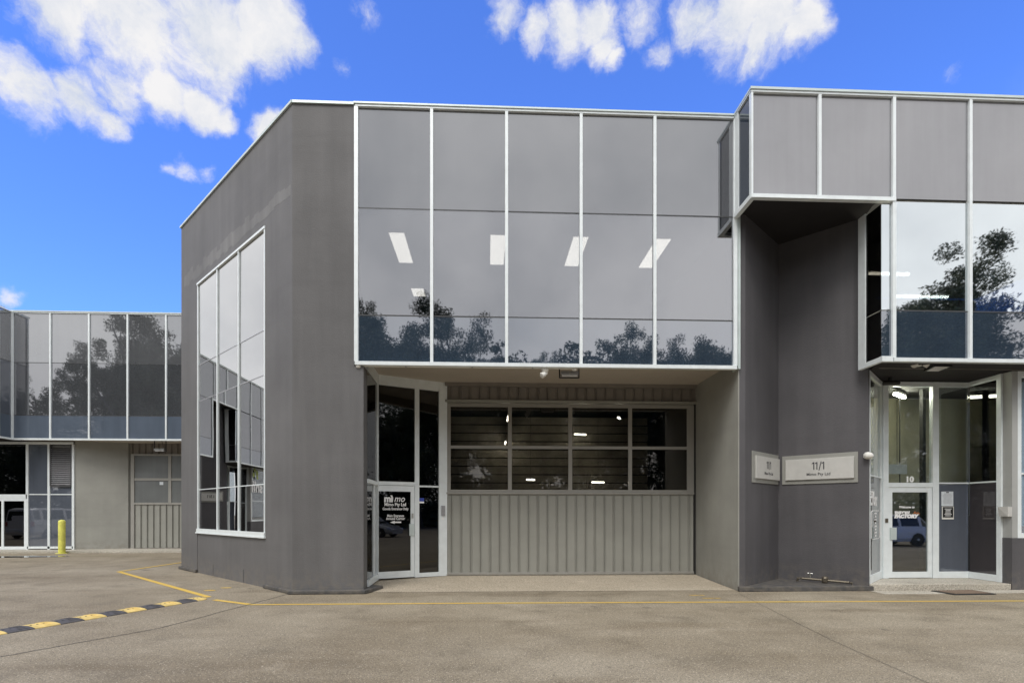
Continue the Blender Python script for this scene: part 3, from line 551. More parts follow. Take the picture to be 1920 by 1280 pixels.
p = EP(1634,1011); q = EP(1650,957); hw = (Vector((q.x-p.x,q.y-p.y,0))).length; u3 = Vector((0,0,1)); H = q.z-p.z
ring = [p+ev*(hw*a_)+u3*(H*b_) for a_, b_ in ((.15,0),(.85,0),(1,.05),(1,.95),(.85,1),(.15,1),(0,.95),(0,.05),(.15,0))]
obj('hours_outline', MB().tube(ring, .006, 4), 'letter_white', pa)
# notices on the blue panel beside the gym door
for (x0, y0, x1, y1, m, lab) in [(1765,921,1787,948,'paper','white printed notice sheet taped to the glass beside the gym door'),(1766,949,1788,973,'white_plastic','black and white notice board below the paper sheet by gym door')]:
    a = onY(x0, y1, ye-.006); c_ = onY(x1, y0, ye-.006); t = thing('notice', lab, 'notice', ((a.x+c_.x)/2, ye, a.z), None)
    obj('sheet', MB().box(a.x,c_.x,ye-.012,ye-.004,a.z,c_.z), m, t)
    if m == 'paper':
        for k in range(9): w_ = (c_.x-a.x)*rnd.uniform(.55,.85); obj('text_line', MB().box((a.x+c_.x-w_)/2,(a.x+c_.x+w_)/2,ye-.0135,ye-.0122,c_.z-.06-k*.026,c_.z-.054-k*.026), 'grey_metal', t)
        obj('clip', MB().box((a.x+c_.x)/2-.03,(a.x+c_.x)/2+.03,ye-.018,ye-.0122,c_.z-.03,c_.z-.008), 'black_plastic', t)
    else:
        obj('face', MB().box(a.x+.015,c_.x-.015,ye-.0135,ye-.0122,a.z+.04,c_.z-.01), 'black_plastic', t)
        for k in range(6): w_ = (c_.x-a.x)*rnd.uniform(.4,.7); obj('text_line', MB().box((a.x+c_.x-w_)/2,(a.x+c_.x+w_)/2,ye-.0150,ye-.0138,c_.z-.06-k*.03,c_.z-.048-k*.03), 'letter_white', t)
a = onY(1664,888,1.2); c_ = onY(1701,870,1.2)
hp = obj('hung_panel', MB().box(a.x,c_.x,1.2,1.23,a.z,c_.z), 'white_plastic', G, bevel=.008); obj('wire', MB().tube([((a.x+c_.x)/2,1.21,c_.z),((a.x+c_.x)/2,1.21,4.42)], .006, 5), 'black_plastic', hp)
for (p_, q_, lab) in (((9.30,1.25,4.28),(10.1,1.95,4.36),'bright tube light under the lobby ceiling behind the gym door'),):
    t = thing('tube_light', lab, 'tube light', p_); obj('tube', MB().tube([p_, q_], .03), 'tube_bright', t); obj('batten', MB().tube([Vector(p_)+Vector((0,0,.07)), Vector(q_)+Vector((0,0,.07))], .045, 4), 'white_plastic', t)
c = onY(1687,760,1.8); cord = obj('cord', MB().tube([(c.x,1.8,2.3),(c.x,1.8,4.46)], .012, 5), 'black_plastic', G); obj('weight', MB().lathe((c.x,1.8,2.2), [(.02,0),(.035,.03),(.02,.1)], 8), 'black_plastic', cord)
for k, (y, z, x0, x1, lab) in enumerate([(1.2,7.0,8.1,9.6,'upper white tube light behind the bright gym window'),(2.4,7.0,10.2,11.6,'lower white tube light behind the bright gym window')]):
    t = thing('tube_light', lab, 'tube light', ((x0+x1)/2,y,z)); obj('tube', MB().tube([(x0,y,z),(x1,y,z)], .03), 'tube', t); obj('batten', MB().tube([(x0,y,z+.07),(x1,y,z+.07)], .05, 4), 'white_plastic', t)
    for xx in (x0+.2, x1-.2): obj('suspension_wire', MB().tube([(xx,y,z+.1),(xx,y,7.64)], .005, 4), 'black_plastic', t)

# ------------------------------------------------------------------ far left unit: bay, and mirrored neighbour beyond the frame
V = thing('neighbour_unit', 'grey unit across the yard with glazed upper storey, louvre and olive tilt door', 'building', (-14, 14, 0))
YL = 11.44; FX = [-18.80, -17.35, -15.86, -14.37, -12.87, -11.38, -9.88, -8.40]
curtain(V, (0,YL), (1,YL), FX, [Zg, Zl, Zm, Zt], ['glass_far_low', 'glass_far_mid', 'glass_far_top'])
obj('coping', MB().box(-18.9,-8.3,YL-.07,YL+.3,Zt+.001,Zt+.05), 'flashing', V)
obj('soffit', MB().box(-18.85,-8.3,YL+.06,13.2,Zg+.02,Zg+.08), 'soffit', V)
obj('upper_room', MB().box(-18.8,-8.3,YL+.1,YL+.13,4.6,5.43).box(-18.8,-8.3,YL+.1,YL+.13,7.56,9.4).box(-18.8,-8.3,16,16.1,4.6,9.3).box(-18.8,-8.3,YL+.14,16,7.58,7.64).box(-18.8,-8.3,YL+.14,16,4.58,4.65), 'int_dark', V)
obj('roof', MB().box(-18.8,-8.3,YL+.3,30,9.2,9.3), 'int_dark', V); obj('room_side_wall', MB().box(-18.9,-18.82,YL+.14,16,4.66,7.57), 'int_dark', V); obj('rear_wall', MB().box(-48,-8.3,30,30.2,0,9.3), 'int_dark', V)
for i in (0,2,3,4): obj('inner_blind', MB().box(FX[i]+.14,FX[i+1]-.05,YL+.2,YL+.23,5.5,7.45), 'int_wall' if i < 1 else 'frame_dark', V)
zb, zt2 = .07, 4.36; yv = 12.05
m = MB()
gx = [-20.2, -18.74, -17.86-.03, -16.93]
for x in gx: m.box(x-.045,x+.045,yv-.04,yv+.04,zb+.0,zt2)
m.box(gx[0],gx[-1],yv-.04,yv+.04,zt2,zt2+.1); m.box(gx[1],gx[-1],yv-.04,yv+.04,zb+.04,.2); m.box(gx[0],gx[1],yv-.04,yv+.04,2.15,2.32); m.box(gx[1]+.05,gx[3],yv-.02,yv+.02,2.30,2.34)
vf = obj('shopfront_frame', m, 'frame_white', V)
for (x0, x1, z0, z1, mm) in [(gx[0],gx[1],2.32,zt2,'glass_tint'),(gx[1],gx[2],2.34,zt2,'glass_blue'),(gx[1],gx[2],.2,2.30,'glass_blue'),(gx[2],gx[3],.2,2.30,'glass_blue'),(gx[0],gx[1],.2,2.15,'glass_tint'),(gx[2],gx[3],2.342,2.618,'glass_blue')]:
    obj('glass_pane', MB().box(x0+.045,x1-.045,yv,yv+.01,z0,z1), mm, vf)
obj('door_leaf_frame', MB().box(gx[0]+.05,gx[1]-.05,yv-.03,yv+.02,.08,.2).box(gx[1]-.12,gx[1]-.05,yv-.03,yv+.02,.2,2.15).box(gx[0]+.05,gx[1]-.12,yv-.028,yv+.018,2.05,2.15).box(-19.75,-19.66,yv-.03,yv+.02,.2,2.05), 'frame_white', vf)
lv = obj('louvre_frame', MB().box(gx[2]+.046,gx[2]+.09,yv-.05,yv+.03,2.66,zt2-.002).box(gx[3]-.09,gx[3]-.046,yv-.05,yv+.03,2.66,zt2-.002).box(gx[2]+.09,gx[3]-.09,yv-.05,yv+.03,2.62,2.70).box(gx[2]+.09,gx[3]-.09,yv+.05,yv+.06,2.7,zt2), 'frame_dark', V)
nsl = 19
for k in range(nsl):
    z = 2.72+k*(zt2-2.76)/nsl; s = MB(); s.add([(gx[2]+.09,yv-.05,z),(gx[3]-.09,yv-.05,z),(gx[3]-.09,yv+.02,z+.065),(gx[2]+.09,yv+.02,z+.065),(gx[2]+.09,yv-.046,z+.006),(gx[3]-.09,yv-.046,z+.006),(gx[3]-.09,yv+.02,z+.073),(gx[2]+.09,yv+.02,z+.073)], [(0,3,2,1),(4,5,6,7),(0,1,5,4),(2,3,7,6),(1,2,6,5),(3,0,4,7)])
    obj('slat', s, 'grey_metal', lv)
obj('ground_wall', MB().prism([(-16.88,12.06),(-15.12,12.60),(-15.05,12.8),(-16.88,12.3)], 0, Zg+.02), 'paint_olive', V)
obj('dark_backing', MB().box(-20.3,-16.95,13.0,13.1,0,4.4), 'int_dark', V)
dxl = -15.02
td = obj('tilt_door', MB().box(dxl,dxl+.14,12.6,12.68,.07,4.05).box(dxl+.14,-8.5,12.6,12.68,3.98,4.05).box(dxl+.14,-8.5,12.61,12.67,2.93,3.03).box(dxl+.14,-8.5,12.6,12.68,1.92,2.0), 'frame_olive', V)
for i, x in enumerate([-13.42,-11.8,-10.2]): obj('door_stile', MB().box(x-.06,x+.06,12.605,12.68,2.0,3.98), 'frame_olive', td)
xx = [dxl+.14,-13.48,-13.36,-11.86,-11.74,-10.26,-10.14,-8.5]
for i in range(0,8,2):
    for z0, z1 in ((2.0,2.93),(3.03,3.98)): obj('glass_pane', MB().box(xx[i],xx[i+1],12.64,12.65,z0,z1), 'glass_frost', td)
obj('cladding_sheet', ribbed(dxl+.02,-8.5,12.64,.09,1.92,25,.03,.035), 'clad_olive', td); obj('head_cladding', ribbed(dxl-.1,-8.5,12.70,4.0,Zg+.02,25), 'clad_dark', V)
obj('sticker', MB().box(-13.85,-13.70,12.632,12.636,2.75,2.88), 'paper', td)
FO = -22.2
TF[0] = lambda v: (FO-(v[0]-4.98), v[1]+YL, v[2])
K = gym_unit(False)[0]
TF[0] = None
YF = YL-.68
curtain(K, (0,YF), (1,YF), [FO+.02, -20.45, -18.84], [Zg, Zl, Zm, Zt], ['glass_bottom', 'glass_far_mid', 'glass_far_top'])
curtain(K, (-18.80,YF), (-18.80,YF+1), [.03, .62], [Zg, Zl, Zm, Zt], ['glass_far_low', 'glass_blue', 'glass_far_top'], sidew=.06)
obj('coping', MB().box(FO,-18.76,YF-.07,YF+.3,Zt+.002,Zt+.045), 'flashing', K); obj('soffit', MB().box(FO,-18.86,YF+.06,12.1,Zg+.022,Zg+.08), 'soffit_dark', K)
obj('bay_backing', MB().box(FO,-18.95,YF+.1,YF+.13,4.6,9.4), 'int_dark', K)

# ------------------------------------------------------------------ signs, lamps, fittings
def plate_sign(A, B, px0, px1, qx0, qx1, pyt, pyb, txt, lab, tcenter, grp=None, tf=None):
    ux, uy = B[0]-A[0], B[1]-A[1]; l = math.hypot(ux,uy); u = Vector((ux/l,uy/l,0)); n = Vector((u.y,-u.x,0))
    s0, s1, r0, r1 = [onL(p, A, B) for p in (px0,px1,qx0,qx1)]; pm = (px0+px1)/2
    z1 = onL(pm, A, B, pyt)[1]; z0 = onL(pm, A, B, pyb)[1]
    t = thing('wall_sign', lab, 'sign', Vector((A[0],A[1],z0))+u*(s0+s1)/2+n*.005, grp)
    obj('back_plate', MB().wall(A,B,s0,s1,z0,z1,.001,.02), 'sign_back', t, bevel=.004); obj('front_plate', MB().wall(A,B,r0,r1,z0+.09,z1-.09,.02,.055), 'sign_plate', t, bevel=.004)
    c = Vector((A[0],A[1],0))+u*(r0+r1)/2*1.0+n*.0565
    def one(x_, z_): return [(x_-.012,z_),(x_+.012,z_),(x_+.012,z_+.16),(x_-.012,z_+.16)], [(x_-.012,z_+.16),(x_-.045,z_+.135),(x_-.045,z_+.115),(x_-.012,z_+.135)]
    dg_ = MB(); zb_ = (z0+z1)/2-.015; fx = .85
    for poly in (*one(-.10,zb_), *one(-.03,zb_), [(.005,zb_-.02),(.025,zb_-.02),(.075,zb_+.17),(.055,zb_+.17)], *one(.12,zb_)):
        pv = [c+u*(x_*fx)+Vector((0,0,z_)) for x_, z_ in poly]; dg_.add(pv+[v+n*.002 for v in pv], [(0,1,2,3),(4,5,6,7),(0,1,5,4),(1,2,6,5),(2,3,7,6),(3,0,4,7)])
    obj('lettering', dg_, 'letter_black', t); sx = .8
    a = None if txt == '11/1' else text('lettering', txt, .15, c+Vector((0,0,(z0+z1)/2-.02)), u, 'letter_black', t, 'CENTER', bold=.004, sx=sx); bb = text('lettering', 'Mimo Pty Ltd' if txt == '11/1' else 'Sunii', .06, c+Vector((0,0,(z0+z1)/2-.14)), u, 'letter_black', t, 'CENTER', bold=.001)
    return t
CN = (6.53,1.15)
plate_sign((5.2,0), CN, 1409, 1458, 1414, 1457.5, 849, 906, '11/1', 'narrow foreshortened pale 11/1 sign on the left face of the notch', 0)
plate_sign(CN, (7.72,-.05), 1467, 1609, 1474, 1602, 851, 906, '11/1', 'wide pale 11/1 sign on the wall left of the gym entrance', 0)
# mirrored-unit signs (seen in the chamfer window's reflection)
fm = lambda x, y: (FO-(x-4.98), y+YL)
def far_sign(A, B, s0, s1, txt, lab):
    ux, uy = B[0]-A[0], B[1]-A[1]; l = math.hypot(ux,uy); u = Vector((ux/l,uy/l,0)); n = Vector((u.y,-u.x,0))
    t = thing('wall_sign', lab, 'sign', Vector((A[0],A[1],2.2))+u*(s0+s1)/2)
    obj('back_plate', MB().wall(A,B,s0,s1,2.2,2.78,.001,.02), 'sign_back', t); obj('front_plate', MB().wall(A,B,s0+.07,s1-.07,2.28,2.70,.02,.05), 'sign_plate', t)
    text('lettering', txt, .17, Vector((A[0],A[1],2.45))+u*(s0+s1)/2+n*.052, u, 'letter_black', t, 'CENTER', bold=.004)
far_sign(fm(7.72,-.05), fm(*CN), .2, 1.4, '13/1', 'pale 13/1 sign mirrored in the tall chamfer window')

def mirror_Y(px, py, A, B, Y):
    s, z = onL(px, A, B, py); u = Vector((B[0]-A[0],B[1]-A[1],0)).normalized(); n = Vector((u.y,-u.x,0)); d = Vector(ray(px,py)); P = Vector((A[0],A[1],0))+u*s; P.z = z
    r_ = d-2*d.dot(n)*n; return P+r_*((Y-P.y)/r_.y)
ya = YL-.14; ca = mirror_Y(494, 922, CA, CB, ya); cb_ = mirror_Y(473, 922, CA, CB, ya); hh = mirror_Y(484, 908, CA, CB, ya).z-mirror_Y(484, 928, CA, CB, ya).z
t = thing('window_lettering', 'white snii lettering with green dots, mirrored in the chamfer window', 'lettering', (ca.x, ya, ca.z))
lt = text('lettering', 'snii', abs(hh)*1.0, (max(ca.x,cb_.x)+.2, ya, ca.z), (1,0,0), 'letter_white', t, 'RIGHT', bold=.03, sx=1.25)
for dx_, dz_, r_ in ((0,.35,.16),(-.45,.55,.2),(-.15,.8,.12),(-.5,.12,.12)): obj('green_dot', MB().lathe((max(ca.x,cb_.x)+dx_, ya-.002, ca.z+abs(hh)*1.15+dz_*.7), [(r_,0),(r_,.006)], 14, (0,-1,0)), 'green_dot', t)
# floodlight under the soffit, with its bracket
def flood(x, y, z, ztop, lab, wd=.42, tilt=0, grp='soffit floodlights', body='grey_metal'):
    t = thing('floodlight', lab, 'floodlight', (x, y, z), grp); h = wd/2
    obj('housing', MB().box(x-h*.86,x+h*.86,y-.07,y+.09,z,z+.08), body, t, bevel=.01); obj('lens', MB().box(x-h*.74,x+h*.74,y-.06,y+.07,z-.03,z-.001), 'head_lens', t, bevel=.006)
    obj('bracket', MB().box(x-h,x-h+.02,y,y+.03,z-.05,ztop-.015).box(x+h-.02,x+h,y,y+.03,z-.05,ztop-.015).box(x-h,x+h,y,y+.03,ztop-.015,ztop).box(x-h+.02,x+h-.02,y-.005,y+.02,z-.055,z-.031), 'black_plastic', t)
    obj('fins', MB().box(x-.02,x+.02,y-.078,y-.071,z+.01,z+.075), 'steel', t); obj('cable', MB().tube([(x+.1,y+.02,z+.08),(x+.12,y+.02,z+.15),(x+.06,y+.02,ztop)], .008, 6), 'black_plastic', t)
flood(1.67, .26, 4.37, 4.66, 'grey floodlight on a black bracket under the soffit above the roller door')
c = onY(300,842,YL+.35); flood(c.x, YL+.35, c.z-.05, 4.51, 'floodlight under the soffit of the unit across the yard', .48, body='steel')
t = thing('sensor_light', 'white swivel sensor light on the soffit beside the grey floodlight', 'sensor light', (1.14,.06,4.33))
obj('base', MB().lathe((1.15,.06,4.36), [(.0,0),(.05,.0),(.075,.06),(.075,.11)], 16), 'white_plastic', t, smooth=True); obj('arm', MB().tube([(1.17,.05,4.38),(1.19,.03,4.34),(1.16,.02,4.32)], .014), 'white_plastic', t)
obj('head', MB().lathe((1.16,.03,4.345), [(.02,0),(.045,.02),(.055,.07),(.062,.10),(.045,.105)], 14, (-.75,-.3,-.45)), 'white_plastic', t, smooth=True)
t = thing('conduit', 'thin pale conduit along the soffit edge with a junction box', 'conduit', (-.7,.005,4.44))
obj('pipe', MB().tube([(-2.55,.045,4.452),(1.75,.045,4.452)], .012), 'white_plastic', t); obj('junction_box', MB().lathe((1.74,.045,4.41), [(.03,0),(.045,.01),(.045,.05)], 12), 'white_plastic', t); obj('end_box', MB().lathe((-2.52,.0,4.40), [(.02,0),(.045,.015),(.045,.07)], 12), 'white_plastic', t, smooth=True)
for k in (-1.6,-.3,.9): obj('saddle', MB().box(k-.012,k+.012,.02,.064,4.437,4.468), 'grey_metal', t)
# gym soffit lamps
t = thing('sensor_light', 'twin headed white sensor light under the gym overhang', 'sensor light', (8.4,-.35,4.36)); c = onY(1722,681,-.3)
obj('base', MB().lathe((c.x,-.3,c.z), [(.03,0),(.06,.02),(.06,Zg-c.z)], 12), 'white_plastic', t)
for s in (-1,1): obj('head', MB().lathe((c.x+s*.04,-.33,c.z+.01), [(.025,0),(.05,.05),(.065,.13),(.05,.135)], 12, (s*.8,-.3,-.45)), 'white_plastic', t, smooth=True)
c = onY(1757,690,-.25); t = thing('floodlight', 'black wedge floodlight under the gym overhang', 'floodlight', (c.x,-.25,c.z), 'soffit floodlights')
obj('housing', MB().add([(c.x-.2,-.4,c.z),(c.x+.2,-.4,c.z),(c.x+.16,-.1,c.z-.03),(c.x-.16,-.1,c.z-.03),(c.x-.1,-.33,c.z+.15),(c.x+.1,-.33,c.z+.15),(c.x+.1,-.15,c.z+.15),(c.x-.1,-.15,c.z+.15)], [(0,3,2,1),(4,5,6,7),(0,1,5,4),(1,2,6,5),(2,3,7,6),(3,0,4,7)]), 'black_plastic', t)
obj('lens', MB().add([(c.x-.15,-.38,c.z-.006),(c.x+.15,-.38,c.z-.006),(c.x+.12,-.14,c.z-.031),(c.x-.12,-.14,c.z-.031)], [(0,3,2,1)]), 'head_lens', t); obj('stem', MB().box(c.x-.04,c.x+.04,-.28,-.2,c.z+.15,Zg), 'black_plastic', t)
t = thing('security_camera', 'small black camera on the soffit just above the gym door', 'camera', (8.9,.6,4.3)); c = onY(1676,718,.6)
obj('body', MB().tube([(c.x-.22,.62,c.z),(c.x+.08,.55,c.z)], .05, 10), 'black_plastic', t); obj('lens', MB().lathe((c.x+.08,.55,c.z), [(.03,0),(.035,.01),(.02,.014)], 10, (1,-.2,0)), 'grey_metal', t); obj('mount', MB().box(c.x-.1,c.x-.05,.58,.64,c.z+.03,Zg), 'black_plastic', t)
t = thing('wall_lamp', 'white bullet shaped lamp on the wall edge left of gym entrance', 'lamp', (7.74,-.06,2.6)); c = onY(1626,854,-.06)
obj('body', MB().lathe((c.x-.04,-.1,c.z), [(.02,-.05),(.06,-.03),(.075,.02),(.06,.08),(.03,.115),(.002,.125)], 16, (1,-.25,-.05)), 'white_plastic', t, smooth=True); obj('mount', MB().box(c.x-.07,c.x-.02,-.08,-.045,c.z-.04,c.z+.04), 'white_plastic', t)
# intercoms
s, z = onL(829, GA, GB, 957); t = thing('intercom', 'grey metal key switch box on the jamb beside the roller door', 'intercom', (GA[0]+gu[0]*s, GA[1]+gu[1]*s, z-.12))
obj('box', MB().wall(GA,GB,s-.045,s+.045,z-.12,z+.12,.051,.08), 'grey_metal', t, bevel=.006); obj('button', MB().wall(GA,GB,s-.015,s+.015,z+.01,z+.04,.081,.088), 'steel', t); obj('label_strip', MB().wall(GA,GB,s-.025,s+.025,z-.21,z-.16,.051,.053), 'letter_white', t)
c = onY(1880,962,-.11); t = thing('intercom', 'pale hooded intercom on the wall at the right of the gym entrance', 'intercom', (10.7,-.02,1.45))
obj('hood', MB().add([(10.63,-.1,1.50),(10.63,.09,1.50),(10.719,-.1,1.50),(10.719,.09,1.50),(10.63,-.1,1.70),(10.60,.09,1.70),(10.719,-.1,1.70),(10.719,.09,1.70)], [(4,6,7,5),(0,2,3,1),(0,1,5,4),(0,4,6,2)]), 'sign_plate', t); obj('keypad', MB().box(10.66,10.719,.0,.05,1.53,1.67), 'brass', t)
# hydrant pipe in the notch
t = thing('pipe_valve', 'short brass water pipe with valve lying at the foot of the notch wall', 'pipe', (6.9,.35,.1)); a = Vector((6.75,.62,.17)); b_ = Vector((7.40,.06,.15)); d = (b_-a)
obj('pipe', MB().tube([a, b_], .025), 'brass', t); obj('meter', MB().lathe(a+d*.50-Vector((0,0,.05)), [(.05,0),(.062,.02),(.062,.10),(.05,.12),(.04,.13)], 14), 'brass', t); obj('tap', MB().tube([a+d*.18, a+d*.18+Vector((0,0,.13))], .017), 'steel', t); obj('tap_handle', MB().tube([a+d*.12+Vector((0,0,.12)), a+d*.24+Vector((0,0,.12))], .012), 'steel', t)
obj('elbow', MB().tube([a, a+Vector((-.06,.05,0)), a+Vector((-.07,.06,-.1))], .025), 'brass', t); obj('elbow', MB().tube([b_, b_+Vector((.06,-.0,-.01)), b_+Vector((.07,.0,-.07))], .025), 'brass', t)
# door mat
P = [onZ(x, y, .012) for x, y in ((1745,1107),(1790,1114),(1868,1113),(1822,1105.5))]
t = thing('door_mat', 'brown fibre door mat with black rubber border before the gym step', 'door mat', (sum(p.x for p in P)/4, sum(p.y for p in P)/4, .006))
cx_, cy_ = sum(p.x for p in P)/4, sum(p.y for p in P)/4
obj('rubber_border', MB().prism([(p.x,p.y) for p in P], .0065, .02), 'mat_rubber', t); obj('fibre_pad', MB().prism([(cx_+(p.x-cx_)*.86, cy_+(p.y-cy_)*.8) for p in P], .02, .026), 'mat_fibre', t)
# bollard
c = onZ(116,1037,0); t = thing('bollard', 'yellow steel bollard in front of the unit across the yard', 'bollard', (c.x,c.y,0)); obj('post', MB().lathe((c.x,c.y,0.0), [(.115,0),(.115,1.22),(.10,1.27),(.05,1.30),(.0,1.305)], 20), 'yellow_post', t, smooth=False); obj('foot_plate', MB().lathe((c.x,c.y,0.001), [(.2,0),(.2,.012),(.13,.014)], 20), 'yellow_post', t)
# speed hump
E0 = Vector(gp(396,1122)); E1 = Vector(gp(-60,1200)); hd = (E1-E0).normalized(); hn = Vector((hd.y,-hd.x));
if hn.x > 0: hn = -hn
t = thing('speed_hump', 'yellow and black rubber speed hump bolted across the driveway', 'speed hump', (E0.x, E0.y, 0)); sg = .305; W_ = .33
prof = [(0,.0),(0,.010),(.05,.028),(.11,.038),(W_/2,.040),(W_-.11,.038),(W_-.05,.028),(W_,.010),(W_,.0)]
n_seg = int((E1-E0).length/sg)
for k in range(n_seg):
    mb = MB(); c0 = E0+hd*(k*sg+.0015); c1 = E0+hd*((k+1)*sg-.0015); m = len(prof)
    sk = .07
    if k == 0:
        rings = []
        for j in range(7):
            f = j/6; sc_e = math.sqrt(max(.0, 1-(1-f)**2)) if j < 6 else 1; cc = E0+hd*(sg*f*.5); rings.append([(cc+hn*(W_/2+(w_-W_/2)*max(.12,sc_e)), h*max(.25,sc_e)) for w_, h in prof])
        rings.append([(c1+hn*w_+hd*(sk*w_/W_-sk/2), h) for w_, h in prof])
    else: rings = [[(c0+hn*w_+hd*(sk*w_/W_-sk/2), h) for w_, h in prof], [(c1+hn*w_+hd*(sk*w_/W_-sk/2), h) for w_, h in prof]]
    vs = [(p.x,p.y,h) for r_ in rings for p, h in r_]; fs = [(i*m+j,i*m+j+1,(i+1)*m+j+1,(i+1)*m+j) for i in range(len(rings)-1) for j in range(m-1)]+[tuple(range(m)), tuple(range((len(rings)-1)*m,len(rings)*m))[::-1]]
    mb.add(vs, fs); y_ = k % 2 == 0
    s_o = obj('segment', mb, 'hump_yellow' if y_ else 'hump_black', t)
    tr_ = MB()
    for q_ in range(5):
        cc = c0+hd*(.045+q_*.02)
        if k: obj('tread_rib', MB().tube([(*(cc+hn*.03),.022),(*(cc+hn*.08),.034),(*(cc+hn*.14),.0400),(*(cc+hn*(W_-.14)),.0400),(*(cc+hn*(W_-.06)),.031)], .006, 4), 'hump_yellow' if y_ else 'hump_black', s_o)
    for q_ in (.35,.6,.85):
        cc = c0+hd*(sg*q_)+hn*(W_*.36); obj('bolt', MB().lathe((cc.x,cc.y,.0392), [(.012,0),(.014,.002),(.010,.004)], 8), 'black_plastic', s_o)

# ------------------------------------------------------------------ cars (behind the camera, mirrored in the doors)
def car(name, lab, loc, rz, L_, Wd, H_, paint, van=False):
    t = thing(name, lab, 'van' if van else 'car', loc); M4 = Matrix.Translation(Vector(loc)) @ Matrix.Rotation(R(rz), 4, 'Z')
    def put(nm, mb, mat, par, **k): mb.v = [tuple(M4 @ Vector(v)) for v in mb.v]; return obj(nm, mb, mat, par, **k)
    h = L_/2; bl = H_*.58
    # stations along the length: x, half width at sill, belt, roof; heights
    if van: top = [(-h,.30,.85*bl,.0),(-h+.06,.9,bl,H_*.96),(-h+.5,1,bl,H_),(0,1,bl,H_),(h*.45,1,bl,H_*.97),(h*.72,.98,bl,bl+.12),(h*.93,.93,bl*.86,0),(h,.85,bl*.6,0)]
    else: top = [(-h,.82,.80*bl,.0),(-h+.08,.92,bl*.98,bl+.18),(-h+.55,.98,bl,H_*.95),(-h*.2,1,bl,H_),(h*.15,1,bl,H_*.97),(h*.48,.99,bl*.96,bl*.98),(h*.85,.94,bl*.80,0),(h,.82,bl*.6,0)]
    rings = []
    for (x, wf_, b_, rf) in top:
        w2 = Wd/2*wf_; r_ = max(rf, b_+.012); wr = w2*(.78 if rf > b_+.1 else .93)
        rings.append([(x,-w2*.9,.22),(x,-w2,.38),(x,-w2,b_*.8),(x,-w2*.96,b_),(x,-wr,r_-.04),(x,-wr*.8,r_),(x,wr*.8,r_),(x,wr,r_-.04),(x,w2*.96,b_),(x,w2,b_*.8),(x,w2,.38),(x,w2*.9,.22)])
    m = 12; vs = [v for r_ in rings for v in r_]; fs = [(i*m+j,(i+1)*m+j,(i+1)*m+(j+1)%m,i*m+(j+1)%m) for i in range(len(rings)-1) for j in range(m)]+[tuple(range(m)), tuple(range((len(rings)-1)*m,len(rings)*m))[::-1]]
    body = put('body', MB().add(vs, fs), paint, t, bevel=.03)
    for s in (-1,1):
        i0, i1 = (2,4) if van else (2,4); P_ = lambda i, f: Vector(rings[i][3 if s < 0 else 8]).lerp(Vector(rings[i][4 if s < 0 else 7]), f)+Vector((0,s*.012,0))
        for a_, b_ in ((1,2),(2,3),(3,4)):
            q = [P_(a_,.12).lerp(P_(b_,.12),.1), P_(a_,.12).lerp(P_(b_,.12),.95), P_(a_,.9).lerp(P_(b_,.9),.95), P_(a_,.9).lerp(P_(b_,.9),.12)]
            put('side_window', MB().add(q, [(0,1,2,3)]), 'car_glass', t)
    rw = [Vector(rings[1][3]).lerp(Vector(rings[1][4]),.1), Vector(rings[1][8]).lerp(Vector(rings[1][7]),.1), Vector(rings[1][7]), Vector(rings[1][4])]
    if van: rw = [Vector((-h+.02,-Wd*.38,bl*1.02)), Vector((-h+.02,Wd*.38,bl*1.02)), Vector((-h+.045,Wd*.32,H_*.9)), Vector((-h+.045,-Wd*.32,H_*.9))]
    else: a_, b_ = rings[1], rings[2]; rw = [(Vector(a_[4])).lerp(Vector(b_[4]),.08)+Vector((-.02,.08,.0)), (Vector(a_[7])).lerp(Vector(b_[7]),.08)+Vector((-.02,-.08,0)), Vector(a_[7]).lerp(Vector(b_[7]),.9)+Vector((-.02,-.1,.03)), Vector(a_[4]).lerp(Vector(b_[4]),.9)+Vector((-.02,.1,.03))]
    put('rear_window', MB().add(rw, [(0,1,2,3)]), 'car_glass', t)
    fw_ = [Vector(rings[4][4])+Vector((.03,.06,.0)), Vector(rings[4][7])+Vector((.03,-.06,0)), Vector(rings[5][8])+Vector((-.02,-.1,.04)), Vector(rings[5][3])+Vector((-.02,.1,.04))]; put('windscreen', MB().add(fw_, [(0,1,2,3)]), 'car_glass', t)
    for s in (-1,1):
        for x in (-h*.62, h*.64):
            wh = put('wheel', MB().lathe((x,s*(Wd/2-.19),.31), [(.2,0),(.30,.0),(.315,.03),(.315,.17),(.30,.2),(.2,.2)], 20, (0,s,0)), 'tyre', t)
            put('rim', MB().lathe((x,s*(Wd/2-.005),.31), [(.20,-.03),(.20,.012),(.17,.004),(.05,.016),(.0,.018)], 14, (0,s,0)), 'rim', wh)
        put('tail_light', MB().box(-h-.012,-h+.09,s*Wd*.40-.07,s*Wd*.40+.07,bl*.72,bl*.95), 'tail_red', t); put('headlight', MB().box(h-.12,h+.01,s*Wd*.36-.1,s*Wd*.36+.1,bl*.55,bl*.68), 'head_lens', t)
    put('rear_bumper', MB().box(-h-.05,-h+.02,-Wd*.46,Wd*.46,.34,.56), paint, t, bevel=.02); put('number_plate', MB().box(-h-.058,-h-.051,-.22,.22,.42,.52), 'paper', t)
car('parked_car', 'white hatchback parked across the yard, mirrored in the gym door', (18.9,-12.6,0), 180, 4.0, 1.72, 1.5, 'car_white')
